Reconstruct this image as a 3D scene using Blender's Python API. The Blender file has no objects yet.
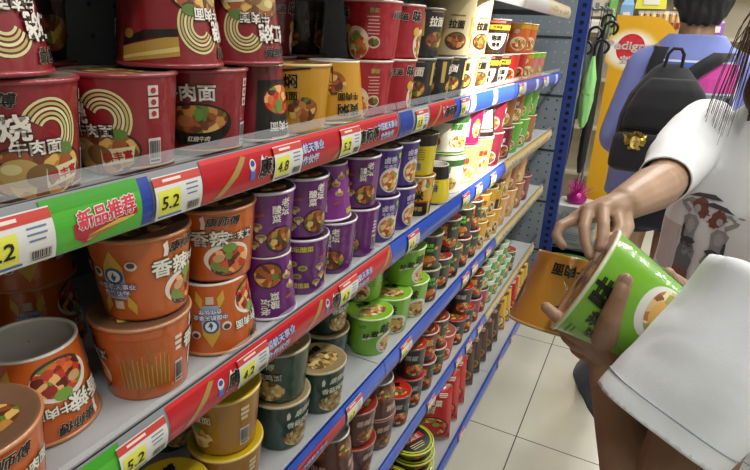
import bpy, bmesh, math, random
from mathutils import Vector, Matrix, noise
from mathutils.bvhtree import BVHTree
random.seed(7)
PI = math.pi
scene = bpy.context.scene
COL = scene.collection

# ------------------------------------------------------------------ camera frame
CAMH = 1.5
FPX, PCX, PCY = 540.0, 375.0, 235.0
RM = Matrix(((0.45459655, -0.29424229, 0.84069225), (-0.88970799, -0.19448666, 0.41303103), (0.04197223, -0.93573309, -0.35020268)))
def P(u, v, d):
    """a measured point of the photograph at a known distance -> place in the room (metres)"""
    c = RM @ Vector(((u - PCX) / FPX * d, (v - PCY) / FPX * d, d))
    return c + Vector((0, 0, CAMH))
def Dv(x, y, z):
    return (RM @ Vector((x, y, z)))

# ------------------------------------------------------------------ materials
def lin(h):
    h = h.lstrip('#')
    out = []
    for i in (0, 2, 4):
        c = int(h[i:i+2], 16) / 255
        out.append(c / 12.92 if c <= .04045 else ((c + .055) / 1.055) ** 2.4)
    return (*out, 1)
MATS = {}
def nodes(m):
    m.use_nodes = True
    return m.node_tree.nodes, m.node_tree.links, m.node_tree.nodes['Principled BSDF']
def mat(hexc, rough=.5, coat=0, metal=0, emit=0, film=False, var=0, spec=.5, name=None):
    key = (hexc, rough, coat, metal, emit, film, var, spec)
    if key in MATS: return MATS[key]
    m = bpy.data.materials.new(name or ('paint_' + hexc.strip('#')))
    n, l, b = nodes(m)
    c = lin(hexc)
    b.inputs['Base Color'].default_value = c
    b.inputs['Roughness'].default_value = rough
    b.inputs['Metallic'].default_value = metal
    b.inputs['Coat Weight'].default_value = coat
    b.inputs['Coat Roughness'].default_value = .1
    b.inputs['Specular IOR Level'].default_value = spec
    if emit:
        b.inputs['Emission Color'].default_value = c
        b.inputs['Emission Strength'].default_value = emit
    if film:
        t = n.new('ShaderNodeTexCoord'); no = n.new('ShaderNodeTexNoise'); bu = n.new('ShaderNodeBump')
        no.inputs['Scale'].default_value = 28; no.inputs['Detail'].default_value = 3
        bu.inputs['Strength'].default_value = .6; bu.inputs['Distance'].default_value = .008
        l.new(t.outputs['Object'], no.inputs['Vector']); l.new(no.outputs['Fac'], bu.inputs['Height'])
        l.new(bu.outputs['Normal'], b.inputs['Coat Normal'])
    if var:
        t = n.new('ShaderNodeTexCoord'); no = n.new('ShaderNodeTexNoise'); r = n.new('ShaderNodeValToRGB')
        no.inputs['Scale'].default_value = 9; no.inputs['Detail'].default_value = 5
        r.color_ramp.elements[0].position = .3; r.color_ramp.elements[1].position = .7
        r.color_ramp.elements[0].color = tuple(x * (1 - var) for x in c[:3]) + (1,)
        r.color_ramp.elements[1].color = tuple(min(1, x * (1 + var)) for x in c[:3]) + (1,)
        l.new(t.outputs['Object'], no.inputs['Vector']); l.new(no.outputs['Fac'], r.inputs['Fac'])
        l.new(r.outputs['Color'], b.inputs['Base Color'])
    MATS[key] = m
    return m
def pap(h): return mat(h, .38, .7, film=True)      # printed paper under a shiny shrink film
def ink(h): return mat(h, .35, .3)
def food(name, cols, scale=105, coat=.4):
    if name in MATS: return MATS[name]
    m = bpy.data.materials.new(name); n, l, b = nodes(m)
    t = n.new('ShaderNodeTexCoord'); v = n.new('ShaderNodeTexVoronoi'); no = n.new('ShaderNodeTexNoise'); r = n.new('ShaderNodeValToRGB')
    v.inputs['Scale'].default_value = scale
    no.inputs['Scale'].default_value = scale * .8
    mx = n.new('ShaderNodeMixRGB'); mx.inputs['Fac'].default_value = .007
    l.new(t.outputs['Object'], no.inputs['Vector']); l.new(t.outputs['Object'], mx.inputs['Color1'])
    l.new(no.outputs['Color'], mx.inputs['Color2']); l.new(mx.outputs['Color'], v.inputs['Vector'])
    sep = n.new('ShaderNodeSeparateColor'); l.new(v.outputs['Color'], sep.inputs['Color'])
    l.new(sep.outputs['Red'], r.inputs['Fac'])
    r.color_ramp.interpolation = 'CONSTANT'
    e = r.color_ramp.elements
    while len(e) < len(cols): e.new(.5)
    for i, c in enumerate(cols):
        e[i].position = i / len(cols); e[i].color = lin(c)
    l.new(r.outputs['Color'], b.inputs['Base Color'])
    b.inputs['Roughness'].default_value = .4; b.inputs['Coat Weight'].default_value = coat
    MATS[name] = m
    return m
BEEF = lambda: food('print_beef_noodles', ['#5a2d14', '#8a4a1e', '#b8803a', '#d8b060', '#6b3a1a', '#5c7a2a', '#a0522a'])
SPICY = lambda: food('print_spicy_soup', ['#8a1f10', '#b8391a', '#d8682a', '#5a1c10', '#6f8a35', '#c8501e', '#e8b070'])
MUSH = lambda: food('print_mushroom_chicken', ['#6a5228', '#a58446', '#c7a868', '#8a6a34', '#4a3a1c', '#d8c48a'])
SEAF = lambda: food('print_seafood_noodles', ['#d8a860', '#e8cc90', '#c87840', '#b05028', '#f0e0b0', '#7a9a40'])
GREENF = lambda: food('print_pork_noodles', ['#b07a40', '#d8b880', '#8a5028', '#e8d8b0', '#c86838', '#a0a050'])

def transp(name, col, alpha, rough=.08):
    if name in MATS: return MATS[name]
    m = bpy.data.materials.new(name); n, l, b = nodes(m)
    b.inputs['Base Color'].default_value = lin(col); b.inputs['Roughness'].default_value = rough
    b.inputs['Alpha'].default_value = alpha; b.inputs['Coat Weight'].default_value = .5
    MATS[name] = m
    return m

# ------------------------------------------------------------------ object helpers
def link(o, parent=None):
    COL.objects.link(o)
    if parent: o.parent = parent
    return o
def tag(o, label, cat, group=None, kind=None):
    if label: o['label'] = label
    if cat: o['category'] = cat
    if group: o['group'] = group
    if kind: o['kind'] = kind
    return o
def empty(name, loc=(0, 0, 0), rot=(0, 0, 0)):
    o = bpy.data.objects.new(name, None); o.empty_display_size = .02
    o.location = loc; o.rotation_euler = rot
    return link(o)
def struct(o):
    o['kind'] = 'structure'; return o
class MB:
    """collects polygons with materials, becomes one mesh object"""
    def __init__(s): s.v = []; s.f = []; s.m = []; s.sm = []; s.mats = []
    def mi(s, m):
        if m not in s.mats: s.mats.append(m)
        return s.mats.index(m)
    def add(s, vs, fs, m, smooth=False):
        o = len(s.v); s.v += [tuple(v) for v in vs]; k = s.mi(m)
        for f in fs: s.f.append([i + o for i in f]); s.m.append(k); s.sm.append(smooth)
    def box(s, a, b, m):
        (x0, y0, z0), (x1, y1, z1) = a, b
        s.add([(x0,y0,z0),(x1,y0,z0),(x1,y1,z0),(x0,y1,z0),(x0,y0,z1),(x1,y0,z1),(x1,y1,z1),(x0,y1,z1)],
              [(0,3,2,1),(4,5,6,7),(0,1,5,4),(1,2,6,5),(2,3,7,6),(3,0,4,7)], m)
    def lathe(s, prof, m, seg=40, smooth=True, cap0=False, cap1=False, c=(0,0,0), pleat=None):
        vs = []
        for (r, z) in prof:
            for i in range(seg):
                a = 2 * PI * i / seg
                rr = r * (pleat(a, z) if pleat else 1)
                vs.append((c[0] + rr * math.cos(a), c[1] + rr * math.sin(a), c[2] + z))
        fs = []
        for j in range(len(prof) - 1):
            for i in range(seg):
                k = (i + 1) % seg
                fs.append((j*seg+i, j*seg+k, (j+1)*seg+k, (j+1)*seg+i))
        s.add(vs, fs, m, smooth)
        if cap0: s.add(vs[:seg], [tuple(range(seg))[::-1]], m)
        if cap1: s.add(vs[-seg:], [tuple(range(seg))], m)
    def tube(s, pts, r, m, seg=8, caps=True):
        pts = [Vector(p) for p in pts]; rs = r if isinstance(r, (list, tuple)) else [r] * len(pts)
        vs = []; up = None
        for i, p in enumerate(pts):
            t = (pts[min(i+1, len(pts)-1)] - pts[max(i-1, 0)]).normalized()
            if up is None:
                up = t.orthogonal().normalized()
            else:
                up = (up - t * up.dot(t)).normalized()
            w = t.cross(up)
            for k in range(seg):
                a = 2*PI*k/seg
                vs.append(p + (up*math.cos(a) + w*math.sin(a)) * rs[i])
        fs = []
        for j in range(len(pts)-1):
            for k in range(seg):
                q = (k+1) % seg
                fs.append((j*seg+k, j*seg+q, (j+1)*seg+q, (j+1)*seg+k))
        s.add(vs, fs, m, True)
        if caps:
            s.add(vs[:seg], [tuple(range(seg))[::-1]], m); s.add(vs[-seg:], [tuple(range(seg))], m)
    def mesh(s, name):
        me = bpy.data.meshes.new(name); me.from_pydata(s.v, [], s.f)
        for m in s.mats: me.materials.append(m)
        me.polygons.foreach_set('material_index', s.m)
        me.polygons.foreach_set('use_smooth', s.sm)
        me.update(); return me
    def build(s, name, parent=None, loc=None):
        o = bpy.data.objects.new(name, s.mesh(name)); link(o, parent)
        if loc: o.location = loc
        return o

# ------------------------------------------------------------------ flat artwork (text, shapes) that gets laid on surfaces
TXT = {}
def text_geo(s, bold, shear=0):
    k = (s, bold, shear)
    if k in TXT: return TXT[k]
    cu = bpy.data.curves.new('lettering', 'FONT'); cu.body = s; cu.offset = bold; cu.shear = shear; cu.resolution_u = 2
    o = bpy.data.objects.new('lettering', cu); COL.objects.link(o)
    dg = bpy.context.evaluated_depsgraph_get()
    me = bpy.data.meshes.new_from_object(o.evaluated_get(dg))
    vs = [(v.co.x, v.co.y) for v in me.vertices]; fs = [tuple(p.vertices) for p in me.polygons]
    bpy.data.objects.remove(o); bpy.data.curves.remove(cu); bpy.data.meshes.remove(me)
    if not vs: vs = [(0, 0), (1, 0), (1, 1)]; fs = []
    TXT[k] = (vs, fs)
    return TXT[k]
class Art:
    def __init__(s): s.p = []          # (layer, material, polygon)
    def poly(s, pts, m, layer=1): s.p.append((layer, m, list(pts)))
    def rect(s, x, y, w, h, m, layer=1): s.poly([(x-w/2,y-h/2),(x+w/2,y-h/2),(x+w/2,y+h/2),(x-w/2,y+h/2)], m, layer)
    def ell(s, x, y, rx, ry, m, layer=1, a0=0, a1=2*PI, n=28, rot=0):
        pts = [(rx*math.cos(a0+(a1-a0)*i/n), ry*math.sin(a0+(a1-a0)*i/n)) for i in range(n + (0 if a1-a0 > 6.2 else 1))]
        c, q = math.cos(rot), math.sin(rot)
        s.poly([(x+a*c-b*q, y+a*q+b*c) for a, b in pts], m, layer)
    def arc(s, x, y, rx, ry, w, m, layer=1, a0=0, a1=2*PI, n=20):
        for i in range(n):
            t0 = a0+(a1-a0)*i/n; t1 = a0+(a1-a0)*(i+1)/n
            s.poly([(x+(rx-w)*math.cos(t0), y+(ry-w)*math.sin(t0)), (x+rx*math.cos(t0), y+ry*math.sin(t0)),
                    (x+rx*math.cos(t1), y+ry*math.sin(t1)), (x+(rx-w)*math.cos(t1), y+(ry-w)*math.sin(t1))], m, layer)
    def text(s, t, x, y, h, m, layer=3, bold=.015, w=None, shear=0, rot=0, halo=None, hb=.05):
        if halo:
            k = h*hb*.75
            for i in range(8): s._text(t, x+k*math.cos(PI*i/4), y+k*math.sin(PI*i/4), h, halo, layer-1, w, shear, rot)
        k = h*bold*.9
        for dx, dy in (((0, 0),) if bold < .018 else ((k, k), (-k, k), (k, -k), (-k, -k))): s._text(t, x+dx, y+dy, h, m, layer, w, shear, rot)
    def _text(s, t, x, y, h, m, layer, w, shear, rot):
        vs, fs = text_geo(t, 0, shear)
        x0 = min(v[0] for v in vs); x1 = max(v[0] for v in vs); y0 = min(v[1] for v in vs); y1 = max(v[1] for v in vs)
        sy = h / max(1e-6, y1-y0); sx = sy if w is None else w / max(1e-6, x1-x0)
        c, q = math.cos(rot), math.sin(rot)
        for f in fs:
            pts = []
            for i in f:
                a = (vs[i][0]-(x0+x1)/2)*sx; b = (vs[i][1]-(y0+y1)/2)*sy
                pts.append((x+a*c-b*q, y+a*q+b*c))
            s.poly(pts, m, layer)
    def vtext(s, t, x, y, h, m, layer=3, bold=.015, step=1.1, halo=None):
        for i, ch in enumerate(t): s.text(ch, x, y-i*h*step, h, m, layer, bold, halo=halo)
    def barcode(s, x, y, w, h, layer=2, paper='#c9c4bc'):
        s.rect(x, y, w, h, ink(paper), layer); k = ink('#2a2626'); rnd = random.Random(3); t = -w*.42
        while t < w*.42:
            q = rnd.choice([.03, .045, .07])*w; s.rect(x+t, y+h*.06, q, h*.68, k, layer+1); t += q + rnd.choice([.03, .05])*w
        s.rect(x, y-h*.38, w*.8, h*.08, k, layer+1)
    def lines(s, x, y, w, n, step, h, m, layer=2):
        rnd = random.Random(n)
        for i in range(n): s.rect(x - w*.1*rnd.random(), y-i*step, w*(.7+.3*rnd.random()), h, m, layer)
    def shift(s, dx, dy=0, k=1, dl=0):
        o = Art(); o.p = [(l+dl, m, [(x*k+dx, y*k+dy) for x, y in q]) for l, m, q in s.p]; return o
    def merge(s, o): s.p += o.p
    def lay(s, mb, fn, slice_w=None, eps=.00025, rows=None):
        """fn(x, y, lift) -> 3D. polygons are cut into upright strips so that they follow a curve"""
        for layer, m, pts in s.p:
            area = sum(pts[i-1][0]*pts[i][1] - pts[i][0]*pts[i-1][1] for i in range(len(pts)))
            if area < 0: pts = pts[::-1]
            chunks = [pts]
            if slice_w:
                xa = min(p[0] for p in pts); xb = max(p[0] for p in pts)
                i0 = math.floor(xa/slice_w); i1 = math.ceil(xb/slice_w)
                if i1 - i0 > 1:
                    chunks = []
                    for i in range(i0, i1):
                        q = clip(clip(pts, i*slice_w, 1), (i+1)*slice_w, -1)
                        if len(q) > 2: chunks.append(q)
            if rows:
                out = []
                for q in chunks:
                    t = [(b, a) for a, b in q][::-1]; ya = min(p[0] for p in t); yb = max(p[0] for p in t)
                    i0 = math.floor(ya/rows); i1 = math.ceil(yb/rows)
                    if i1 - i0 <= 1: out.append(q); continue
                    for i in range(i0, i1):
                        c = clip(clip(t, i*rows, 1), (i+1)*rows, -1)
                        if len(c) > 2: out.append([(b, a) for a, b in c][::-1])
                chunks = out
            for q in chunks:
                mb.add([fn(x, y, eps*layer) for x, y in q], [tuple(range(len(q)))], m)
def clip(pts, x, sgn):
    out = []
    for i in range(len(pts)):
        a = pts[i-1]; b = pts[i]; da = (a[0]-x)*sgn; db = (b[0]-x)*sgn
        if (da < 0) != (db < 0):
            t = da/(da-db); out.append((x, a[1]+(b[1]-a[1])*t))
        if db >= 0: out.append(b)
    return out
def plane_art(art, o, xa, ya):
    n = Vector(xa).cross(Vector(ya)).normalized(); o = Vector(o); xa = Vector(xa); ya = Vector(ya)
    return lambda x, y, e: o + xa*x + ya*y + n*e

W_, K_ = '#e9e4da', '#1c1715'
# ------------------------------------------------------------------ noodle cups: artwork of each kind
def art_red(wide=False):
    A = Art()
    def main(a):
        if not wide:
            for i in range(5): a.arc(.024, .060, .026-.0036*i, .030-.0042*i, .0024, ink(['#cfcb94', '#b3ad6a', '#dcd8a8', '#bdb778', '#d2cd98'][i]), 1, -.9, 2.6)
            a.ell(.010, .026, .047, .026, ink('#1d1712'), 2); a.ell(.010, .026, .044, .0245, BEEF(), 3)
            a.ell(.034, .044, .010, .006, ink('#5d7a34'), 4); a.ell(-.006, .026, .017, .013, ink('#b79a5c'), 4); a.ell(.012, .022, .014, .011, ink('#7d5a34'), 5); a.ell(-.012, .030, .008, .005, ink('#d2c48a'), 5)
            a.text('康师傅', -.020, .089, .0125, ink(K_), 6, .03, shear=.25, halo=ink('#cfc6ba'), hb=.07)
            a.text('红烧', -.016, .066, .022, ink(W_), 7, .035, halo=ink('#4a1a14'), hb=.10)
            a.text('牛肉面', .010, .048, .013, ink(W_), 7, .03, halo=ink('#3a1a12'), hb=.11)
            a.poly([(.014,.010),(.047,.016),(.050,.032),(.015,.028)], ink('#d9cfa4'), 5)
            a.text('料丰富', .032, .0215, .0095, ink('#b0231c'), 6, .04, rot=.14)
        else:
            a.ell(.0, .040, .046, .026, ink('#17120f'), 2); a.ell(.0, .046, .040, .017, BEEF(), 3); a.ell(.004, .052, .005, .008, ink('#5f8a34'), 5); a.ell(-.012, .044, .010, .007, ink('#a0623a'), 4)
            a.poly([(-.04,.032),(.04,.032),(.026,.014),(-.026,.014)], ink('#17120f'), 2); a.text('红烧牛肉', .002, .022, .0065, ink('#d8d0c0'), 4, .02, shear=.3)
            a.text('牛肉面', -.006, .078, .019, ink(W_), 7, .03, halo=ink('#4a1a14'), hb=.10); a.text('康师傅', -.03, .097, .009, ink(K_), 6, .02, shear=.25)
    m = Art(); main(m); A.merge(m); A.merge(m.shift(.168))
    for k in range(2): A.rect(0, .0035+.004*k, .335, .0022, ink(['#1a1512', '#b99b52'][k]), 1)
    A.barcode(.072, .024, .015, .028)
    for k in range(3): A.rect(.072, .088-.012*k, .011, .010, ink('#cfc4b8'), 2); A.ell(.072, .088-.012*k, .003, .003, ink('#a03038'), 3)
    A.poly([(-.118,.070),(-.056,.084),(-.056,.100),(-.118,.092)], ink('#b08a3c'), 1); A.poly([(-.118,.064),(-.085,.066),(-.056,.076),(-.056,.083),(-.09,.074),(-.118,.072)], ink('#17120f'), 2); A.poly([(-.118,.082),(-.056,.094),(-.056,.097),(-.118,.087)], ink('#d2b870'), 2)
    A.ell(-.066, .070, .006, .005, ink('#8a6a2c'), 3)
    return A
def emblem_rocket(a, x, w=ink):
    a.poly([(x,.092),(x-.011,.072),(x-.0125,.045),(x-.0105,.03),(x+.0105,.03),(x+.0125,.045),(x+.011,.072)], w('#c9a13c'), 2)
    a.poly([(x-.0115,.066),(x-.0125,.045),(x-.0105,.03),(x+.0105,.03),(x+.0125,.045),(x+.0115,.066)], w('#8fa6c4'), 3)
    a.poly([(x-.0115,.036),(x-.021,.022),(x-.02,.008),(x-.010,.02)], w('#c9a13c'), 3); a.poly([(x+.0115,.036),(x+.021,.022),(x+.02,.008),(x+.010,.02)], w('#c9a13c'), 3)
    a.ell(x, .060, .0105, .0105, w('#34507c'), 4); a.ell(x, .060, .0075, .0075, w('#dfe3e6'), 5)
    a.poly([(x-.003,.058),(x,.066),(x+.001,.06),(x+.004,.061),(x,.053)], w('#34507c'), 6)
    a.ell(x-.021, .062, .0065, .0065, w('#d8d2c8'), 3); a.ell(x-.021, .063, .0045, .004, w('#4a3a34'), 4)
    a.ell(x+.020, .073, .0062, .0058, w('#d8d2c8'), 3); a.ell(x+.020, .074, .0042, .0036, w('#4a3a34'), 4)
    a.text('中国航天事业', x, .047, .0072, w('#e4e2ea'), 8, .02, halo=w('#3a3f80'), hb=.14)
    a.text('合作伙伴', x, .0385, .0072, w('#e4e2ea'), 8, .02, halo=w('#3a3f80'), hb=.14)
    a.rect(x, .022, .011, .011, w('#c8b8a0'), 4)
def art_orange():
    A = Art()
    def main(a):
        a.ell(.010, .034, .034, .024, ink('#e2dccf'), 1); a.ell(.012, .031, .030, .021, SPICY(), 2)
        a.ell(.012, .022, .028, .015, ink('#3a3230'), 1); a.ell(.012, .050, .010, .007, ink('#6f9a3a'), 3); a.ell(-.004, .036, .008, .006, ink('#c79a6a'), 3)
        a.poly([(-.024,.095),(-.019,.099),(-.0175,.088),(-.019,.08),(-.024,.08),(-.0225,.088)], ink('#e6e0d6'), 3)
        a.text('康师傅', .004, .090, .013, ink(K_), 6, .03, shear=.25, halo=ink('#e0c8b0'), hb=.08)
        a.text('香辣', -.014, .066, .022, ink('#e8e4d8'), 7, .03, halo=ink('#2e4a2c'), hb=.10)
        a.text('牛肉面', .027, .066, .0125, ink('#e8e4d8'), 7, .03, halo=ink('#2e4a2c'), hb=.10)
    m = Art(); main(m); A.merge(m); A.merge(m.shift(.178))
    emblem_rocket(A, -.078)
    # a golden city skyline and a barcode on the side
    rnd = random.Random(5); gold = ink('#9a6a24'); lt = ink('#c98a34')
    for i in range(34):
        h = .028 + .038*rnd.random()*(1-abs(i-17)/26); A.rect(.062+.0017*i, .018+h/2, .0013, h, gold if i % 3 else lt, 1)
    A.rect(.088, .078, .052, .02, ink('#b2551c'), 1)
    A.text('E27厂', .09, .012, .010, gold, 2, .01)
    A.barcode(.133, .028, .013, .032); A.lines(.133, .078, .012, 3, .008, .005, ink('#e2d4c4'))
    return A
def art_purple():
    A = Art()
    def main(a):
        a.ell(.012, .028, .026, .022, ink('#2b1a30'), 1); a.ell(.013, .029, .023, .019, BEEF(), 2)
        a.vtext('老坛', .018, .088, .013, ink(W_), 6, .03, halo=ink('#2b1636')); a.vtext('酸菜', .004, .078, .013, ink(W_), 6, .03, halo=ink('#2b1636'))
        for x, y in ((-.026,.052),(-.020,.034),(-.032,.022)):
            a.ell(x, y, .009, .0055, ink('#b89a6a'), 2); a.ell(x, y-.005, .003, .004, ink('#d8c8a0'), 3); a.ell(x, y+.002, .006, .002, ink('#8a6a3c'), 3)
        a.poly([(-.03,.07),(-.015,.074),(-.012,.069),(-.028,.066)], ink('#9a4a3a'), 2)
    m = Art(); main(m); A.merge(m); A.merge(m.shift(.14))
    A.text('老坛酸菜', -.062, .088, .010, ink('#d8cc3c'), 4, .03); A.text('超值装', -.062, .018, .010, ink('#d8cc3c'), 4, .03)
    for x, y in ((-.075,.06),(-.058,.052),(-.068,.036)): A.ell(x, y, .008, .0055, ink('#b8a44a'), 2); A.ell(x, y, .005, .003, ink('#6a7a30'), 3)
    A.barcode(.072, .03, .013, .03); A.lines(.072, .075, .012, 4, .007, .004, ink('#c8b8d0'))
    return A
def art_violet():
    A = Art()
    def main(a):
        a.ell(.004, .036, .027, .028, ink('#d8d2cc'), 1); a.ell(.004, .034, .023, .023, SEAF(), 2)
        a.poly([(.02,.05),(.036,.08),(.04,.078),(.026,.045)], ink('#d8d2cc'), 1)
        a.text('卤香', .0, .080, .014, ink('#d8d0e4'), 5, .03); a.text('牛肉面', .0, .066, .009, ink('#d8d0e4'), 5, .02)
        a.poly([(.020,.083),(.030,.080),(.032,.092),(.021,.094)], ink('#9ac04a'), 3)
    m = Art(); main(m); A.merge(m); A.merge(m.shift(.095)); A.merge(m.shift(-.095)); return A
def art_pine():
    A = Art()
    def main(a):
        a.ell(.0, .026, .042, .023, MUSH(), 1)
        for x, y in ((-.018,.028),(.002,.022),(.02,.030),(.012,.016)): a.ell(x, y, .010, .0075, ink('#b59a62'), 2); a.ell(x, y-.003, .004, .004, ink('#d8c698'), 3)
        a.poly([(-.036,.084),(-.032,.09),(-.029,.08),(-.031,.072),(-.036,.072)], ink('#d8d6cc'), 3)
        a.text('康师傅', .002, .081, .014, ink('#cfd4c8'), 5, .02, shear=.25); a.text('香菇炖鸡面', .0, .058, .0135, ink('#d8dcd0'), 5, .03, halo=ink('#0e1c14'), hb=.08)
    m = Art(); main(m); A.merge(m); A.merge(m.shift(.178))
    A.barcode(.088, .03, .017, .03); A.lines(.088, .078, .016, 3, .008, .005, ink('#a8b4a8')); return A
def art_gold():
    A = Art()
    def main(a):
        a.ell(.0, .032, .036, .022, SEAF(), 1); a.text('鲜虾鱼板面', 0, .072, .014, ink('#f0e8d0'), 5, .03, halo=ink('#5a3a10'), hb=.1)
        a.text('康师傅', 0, .09, .011, ink(K_), 5, .03, shear=.2)
    m = Art(); main(m); A.merge(m.shift(-.1)); A.merge(m.shift(.08))
    A.barcode(-.012, .030, .018, .034); A.lines(-.012, .084, .016, 3, .009, .006, ink('#d8c8a0')); return A
def art_lime(ty=0):
    A = Art()
    def main(a):
        a.ell(.020, .030, .036, .029, ink('#e0e0d8'), 1); a.ell(.022, .027, .031, .023, GREENF(), 2); a.ell(.018, .036, .015, .009, ink('#d8ac60'), 3)
        a.poly([(-.052,.05+ty),(.0,.066+ty),(.0,.06+ty),(-.05,.045+ty)], ink('#dfe8d0'), 1)
        a.text('味', .006, .074+ty, .026, ink('#17190f'), 6, .05, shear=.15); a.text('滋', -.022, .064+ty, .017, ink('#17190f'), 6, .03, shear=.15); a.text('好', -.042, .058+ty, .014, ink('#17190f'), 6, .03, shear=.15)
        a.lines(-.050, .085+ty*.8, .02, 2, .005, .0015, ink('#3a5a1c'))
    m = Art(); main(m); A.merge(m); A.merge(m.shift(.178)); A.barcode(.092, .033, .015, .038, paper='#b8d088'); A.lines(-.09, .08, .03, 7, .006, .002, ink('#5a8a2a')); return A
def art_season():
    A = Art()
    def main(a):
        a.ell(.026, .028, .028, .030, ink('#e4d6c8'), 1); a.ell(.028, .025, .024, .025, SEAF(), 2); a.ell(.026, .04, .009, .006, ink('#6f9a3a'), 3)
        a.text('味', .0, .082, .022, ink('#1e1412'), 6, .05, shear=.1, halo=ink('#e8dcd2'), hb=.12); a.text('好滋', -.034, .08, .013, ink('#1e1412'), 6, .04, halo=ink('#e8dcd2'), hb=.12)
        a.ell(.004, .052, .009, .009, ink('#d8b03a'), 4)
    m = Art(); main(m); A.merge(m); A.merge(m.shift(.178))
    A.ell(-.085, .03, .013, .011, ink('#d8ccc0'), 1); A.ell(-.085, .03, .011, .008, BEEF(), 2); A.lines(-.085, .075, .024, 6, .006, .002, ink('#d8a8a0')); A.text('蘑菇', -.085, .086, .008, ink('#a8b060'), 3, .02); return A
def art_yelbox():
    A = Art(); 
    def main(a):
        a.ell(.03, .036, .025, .02, BEEF(), 1); a.text('黄焖', .0, .08, .02, ink(K_), 5, .03, halo=ink('#e8d8a0')); a.text('牛肉面', .0, .058, .013, ink('#2a1c10'), 5, .03); a.poly([(-.03,.09),(.04,.098),(.04,.101),(-.03,.094)], ink(K_), 3)
    m = Art(); main(m); A.merge(m); A.merge(m.shift(.178)); A.rect(-.088, .022, .06, .026, ink('#3a2414'), 1)
    for i in range(8): A.rect(-.112+.007*i, .022, .002, .022, ink('#a08038'), 2)
    A.rect(-.088, .04, .07, .003, ink('#8a2418'), 2); return A
def art_dark():
    A = Art()
    def main(a):
        a.poly([(-.035,.02),(.035,.02),(.042,.105),(-.042,.105)], ink('#171414'), 1)
        a.ell(0, .046, .030, .024, ink('#3a1c10'), 2); a.ell(0, .047, .027, .020, SPICY(), 3); a.ell(.004, .056, .006, .01, ink('#5f8a34'), 4)
        a.text('牛肉面', 0, .084, .013, ink(W_), 5, .03); a.lines(0, .1, .04, 1, .01, .003, ink('#c8c0b0'), 3)
    m = Art(); main(m); A.merge(m); A.merge(m.shift(.15)); return A
def art_yelblack(top=True):
    A = Art()
    A.rect(0, .09 if top else .018, .285, .03 if top else .036, ink('#17130f'), 1)
    def main(a):
        a.lines(0, .066, .022, 5, .006, .002, ink('#8a7a20'), 2); a.barcode(-.004, .024 if top else .06, .011, .022)
    m = Art(); main(m); A.merge(m); A.merge(m.shift(.14)); return A
def art_rice():
    A = Art()
    def main(a):
        a.ell(0, .085, .030, .018, SEAF(), 2); a.rect(0, .018, .06, .036, ink('#17130f'), 1); a.text('米', 0, .055, .024, ink('#17130f'), 4, .06); a.text('拌面', 0, .02, .012, ink('#e0c060'), 4, .03); a.rect(0, .038, .06, .004, ink('#b8331c'), 2)
    m = Art(); main(m); A.merge(m); A.merge(m.shift(.07)); A.merge(m.shift(-.07)); A.merge(m.shift(.14)); return A
def art_spicyblack(red=False):
    A = Art()
    def main(a):
        a.rect(0, .058, .030, .072, ink('#b3231b'), 1); a.text('辣', 0, .074, .024, ink('#e8c860'), 5, .04); a.text('一刻', 0, .046, .013, ink('#e8c860'), 5, .04)
        a.ell(.030, .030, .022, .017, SPICY(), 3); a.text('鲜辣牛肉', .042, .078, .008, ink('#8ad048'), 4, .03)
    m = Art(); main(m); A.merge(m); A.merge(m.shift(.105)); A.merge(m.shift(-.105)); return A
def art_blackgreen():
    A = Art()
    def main(a):
        a.ell(.0, .026, .026, .018, SPICY(), 1); a.ell(.002, .03, .016, .008, ink('#d87a34'), 2); a.text('酸辣', 0, .075, .012, ink('#6ad048'), 4, .03); a.text('牛肉粉', 0, .060, .010, ink('#6ad048'), 4, .03); a.ell(.022, .066, .006, .006, ink('#d8952a'), 3)
    m = Art(); main(m); A.merge(m); A.merge(m.shift(.09)); A.merge(m.shift(-.09)); A.merge(m.shift(.18)); return A
def art_cream(dark=False):
    A = Art()
    def main(a):
        a.ell(.0, .036, .031, .022, ink('#4a2c1a'), 1); a.ell(.0, .037, .027, .0175, BEEF(), 2)
        a.text('拉面', -.002, .076, .02, ink('#e8e0d0' if dark else '#2a1e16'), 5, .04, shear=.1); a.lines(0, .097, .04, 1, .01, .003, ink('#8a6a3a'))
        a.rect(.05, .07, .012, .05, ink('#c8a452'), 1)
    m = Art(); main(m); A.merge(m); A.merge(m.shift(.178)); A.merge(m.shift(.09)); A.merge(m.shift(-.09)); return A
def art_choc():
    A = Art()
    def main(a):
        a.rect(0, .080, .085, .014, ink('#d8b82a'), 1); a.text('干拌面', .0, .080, .009, ink('#3a2410'), 3, .03)
        a.ell(0, .062, .036, .05, ink('#ece6dc'), 1, PI, 2*PI); a.text('泡面', 0, .048, .016, ink('#201712'), 4, .05); a.text('香葱', 0, .028, .013, ink('#201712'), 4, .05)
        a.lines(0, .096, .05, 1, .01, .006, ink('#c05a4a'))
    m = Art(); main(m); A.merge(m); A.merge(m.shift(.178)); A.merge(m.shift(.09)); A.merge(m.shift(-.09)); return A
def art_plain(title, foodm, tc='#f0e8dc', band=None, dish='#e4d8c8'):
    A = Art()
    if band: A.rect(0, .093, .357, .018, ink(band), 1)
    def main(a):
        a.ell(.010, .032, .033, .024, ink(dish), 2); a.ell(.011, .031, .029, .020, foodm(), 3)
        a.text(title, -.003, .074, .017, ink(tc), 5, .04, shear=.15)
    m = Art(); main(m)
    for dx in (0, .178, .09, -.09): A.merge(m.shift(dx))
    return A
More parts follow.
